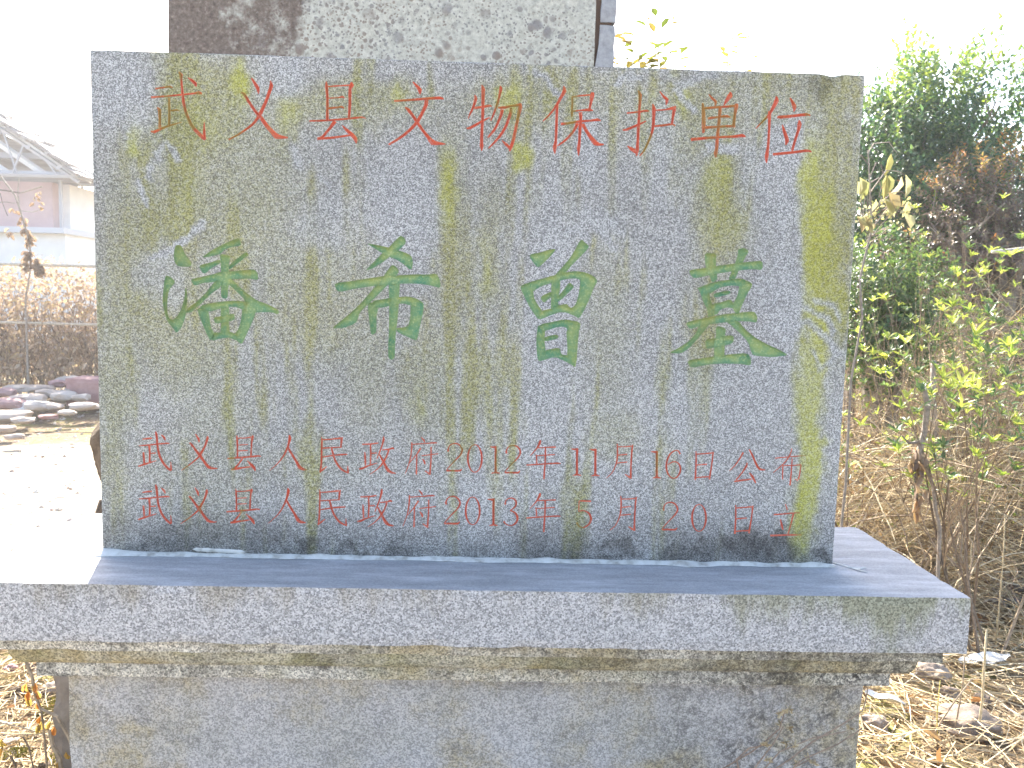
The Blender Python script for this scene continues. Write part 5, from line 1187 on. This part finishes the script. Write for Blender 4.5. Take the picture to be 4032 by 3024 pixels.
mb = MB(); mb.box(xl, xr2 + .05, HYY, HYY + 5, GZ - .05, z_ledge - .06); mb.build('lower_wall', M_white, house)
mb = MB(); mb.box(xl, xr, HYY + .05, HYY + 4.9, z_ledge + .04, z_eave - .02); mb.build('upper_wall', M_pink, house)
mb = MB(); mb.box(xr, xr2, HYY + .3, HYY + 4.9, z_ledge + .04, z_eave - .02); mb.build('side_wall', M_white, house)
mb = MB(); mb.box(xl, xr2 + .12, HYY - .18, HYY + 5.1, z_ledge - .06, z_ledge + .04); mb.build('ledge', M_ledge, house)
mb = MB(); q = H(246, 700); mb.box(q.x, q.x + .05, HYY - .15, HYY - .10, z_ledge + .04, z_eave); mb.build('post', M_steel, house)
# roof: parallel raking rafters, light sheets between them, purlin beams
r0, r1 = H(-700, -20), H(370, 712)
def slope(s_, dz=0): return Vector((r0.x + (r1.x - r0.x) * s_, 0, r0.z + (r1.z - r0.z) * s_ + dz))
mb = MB(); a_, b_ = slope(0), slope(1)
for y0 in (HYY - .6,):
    vs = [(a_.x, y0, a_.z), (b_.x, y0, b_.z), (b_.x, y0 + 6, b_.z), (a_.x, y0 + 6, a_.z)]
    mb.add(vs + [(x, y, z - .05) for x, y, z in vs], [(0, 1, 2, 3), (7, 6, 5, 4), (0, 4, 5, 1), (1, 5, 6, 2), (2, 6, 7, 3), (3, 7, 4, 0)])
mb.build('roof_sheet', M_roof, house)
gp = MB(); n0 = slope(0, -.08); tt_ = (n0.z - z_eave - .05) / (slope(0).z - slope(1).z); n1_ = slope(tt_, -.08)
gp.add([(xl, HYY + .2, z_eave), (n1_.x, HYY + .2, z_eave), (xl, HYY + .2, n0.z), (xl, HYY + .28, z_eave), (n1_.x, HYY + .28, z_eave), (xl, HYY + .28, n0.z)], [(0, 1, 2), (5, 4, 3), (0, 3, 4, 1), (1, 4, 5, 2), (2, 5, 3, 0)])
Mm = MT('grey_brown_boards', .9); Mm.col(Mm.ramp(Mm.noise(Mm.map(Mm.pos(), sc=(1, 1, 9)), 1.5, 4, .6), [(.35, (.27, .24, .22)), (.65, (.42, .39, .37))])); gp.build('gable_boarding', Mm.m, house)
for k, y0 in enumerate((HYY - .55, HYY + .6, HYY + 1.8, HYY + 3.0)):
    f = MB(); dz = -.10
    f.tube([Vector((a_.x, y0, a_.z + dz)), Vector((b_.x, y0, b_.z + dz))], .035, 4)
    f.tube([Vector((a_.x, y0, z_eave + .02)), Vector((b_.x, y0, z_eave + .02))], .035, 4)
    for i in range(9):
        s_ = .35 + i * .075; p = slope(s_, dz); f.tube([Vector((p.x, y0, p.z)), Vector((p.x + (.22 if i % 2 else -.22), y0, z_eave + .02))], .018, 4)
    f.build('roof_truss', M_steel, house)
for s_ in (.45, .58, .70, .82, .93):
    p = slope(s_, -.06); mb = MB(); mb.box(p.x - .04, p.x + .04, HYY - .6, HYY + 5.3, p.z - .06, p.z + .0); mb.build('purlin', M_steel, house)
mb = MB(); mb.box(xl, b_.x, HYY - .5, HYY - .42, z_eave + .0, z_eave + .10); mb.build('eave_beam', M_steel, house)
Mm = MT('old_roof_tile', .85); Mm.col(Mm.ramp(Mm.n('ShaderNodeObjectInfo').outputs['Random'], [(0, (.20, .17, .15)), (.5, (.32, .29, .27)), (1, (.45, .42, .39))])); M_tile = Mm.m
tm = None
for k in range(34):
    s_ = .40 + .6 * k / 33; p = slope(s_, .0)
    for row in range(3):
        if tm is None:
            mb = MB(); mb.box(-.13, .13, -.16, .16, 0, .045); o_ = mb.build('roof_tile', M_tile); o_.parent = house; tm = o_.data
        else:
            o_ = bpy.data.objects.new('roof_tile', tm); link(o_, house)
        o_.location = Vector((p.x + random.uniform(-.02, .02), HYY - .52 + row * .31 + random.uniform(-.05, .05), p.z + .005 + random.uniform(0, .05))) - house.location
        o_.rotation_euler = (random.uniform(-.06, .06), .52 + random.uniform(-.12, .12), random.uniform(-.1, .1))
for dz_, y_ in ((-.42, HYY - .35), (-.86, HYY - .30), (-1.30, HYY - .25)):
    f = MB(); a2, b2_ = slope(0, dz_), slope(1, dz_)
    # a raking board runs down until it meets the eave beam
    t_ = (a2.z - z_eave - .06) / max(1e-6, a2.z - b2_.z); e = a2.lerp(b2_, min(1, t_)); f.tube([Vector((a2.x, y_, a2.z)), Vector((e.x, y_, e.z))], .06, 4); f.build('raking_board', M_white, house)
for zz_ in (.42, .85):
    s_ = (slope(0).z - (z_eave + zz_)) / (slope(0).z - slope(1).z); q = slope(s_); mb = MB(); mb.box(xl, q.x - .1, HYY - .1, HYY + .0, z_eave + zz_ - .05, z_eave + zz_ + .05); mb.build('tie_beam', M_steel, house)

# ------------------------------------------------------------------ bright haze in the low sun
hz = bpy.data.materials.new('haze_air'); hz.use_nodes = True; ht = hz.node_tree; ht.nodes.clear()
ho = ht.nodes.new('ShaderNodeOutputMaterial'); hv_ = ht.nodes.new('ShaderNodeVolumePrincipled')
hv_.inputs['Color'].default_value = (.95, .96, 1, 1); hv_.inputs['Density'].default_value = HAZE; hv_.inputs['Anisotropy'].default_value = .4
ht.links.new(hv_.outputs[0], ho.inputs['Volume'])
mb = MB(); mb.box(-410, 410, -70, 910, -1.75, 4.6)
tag(mb.build('haze', hz), None, None, None, 'stuff')
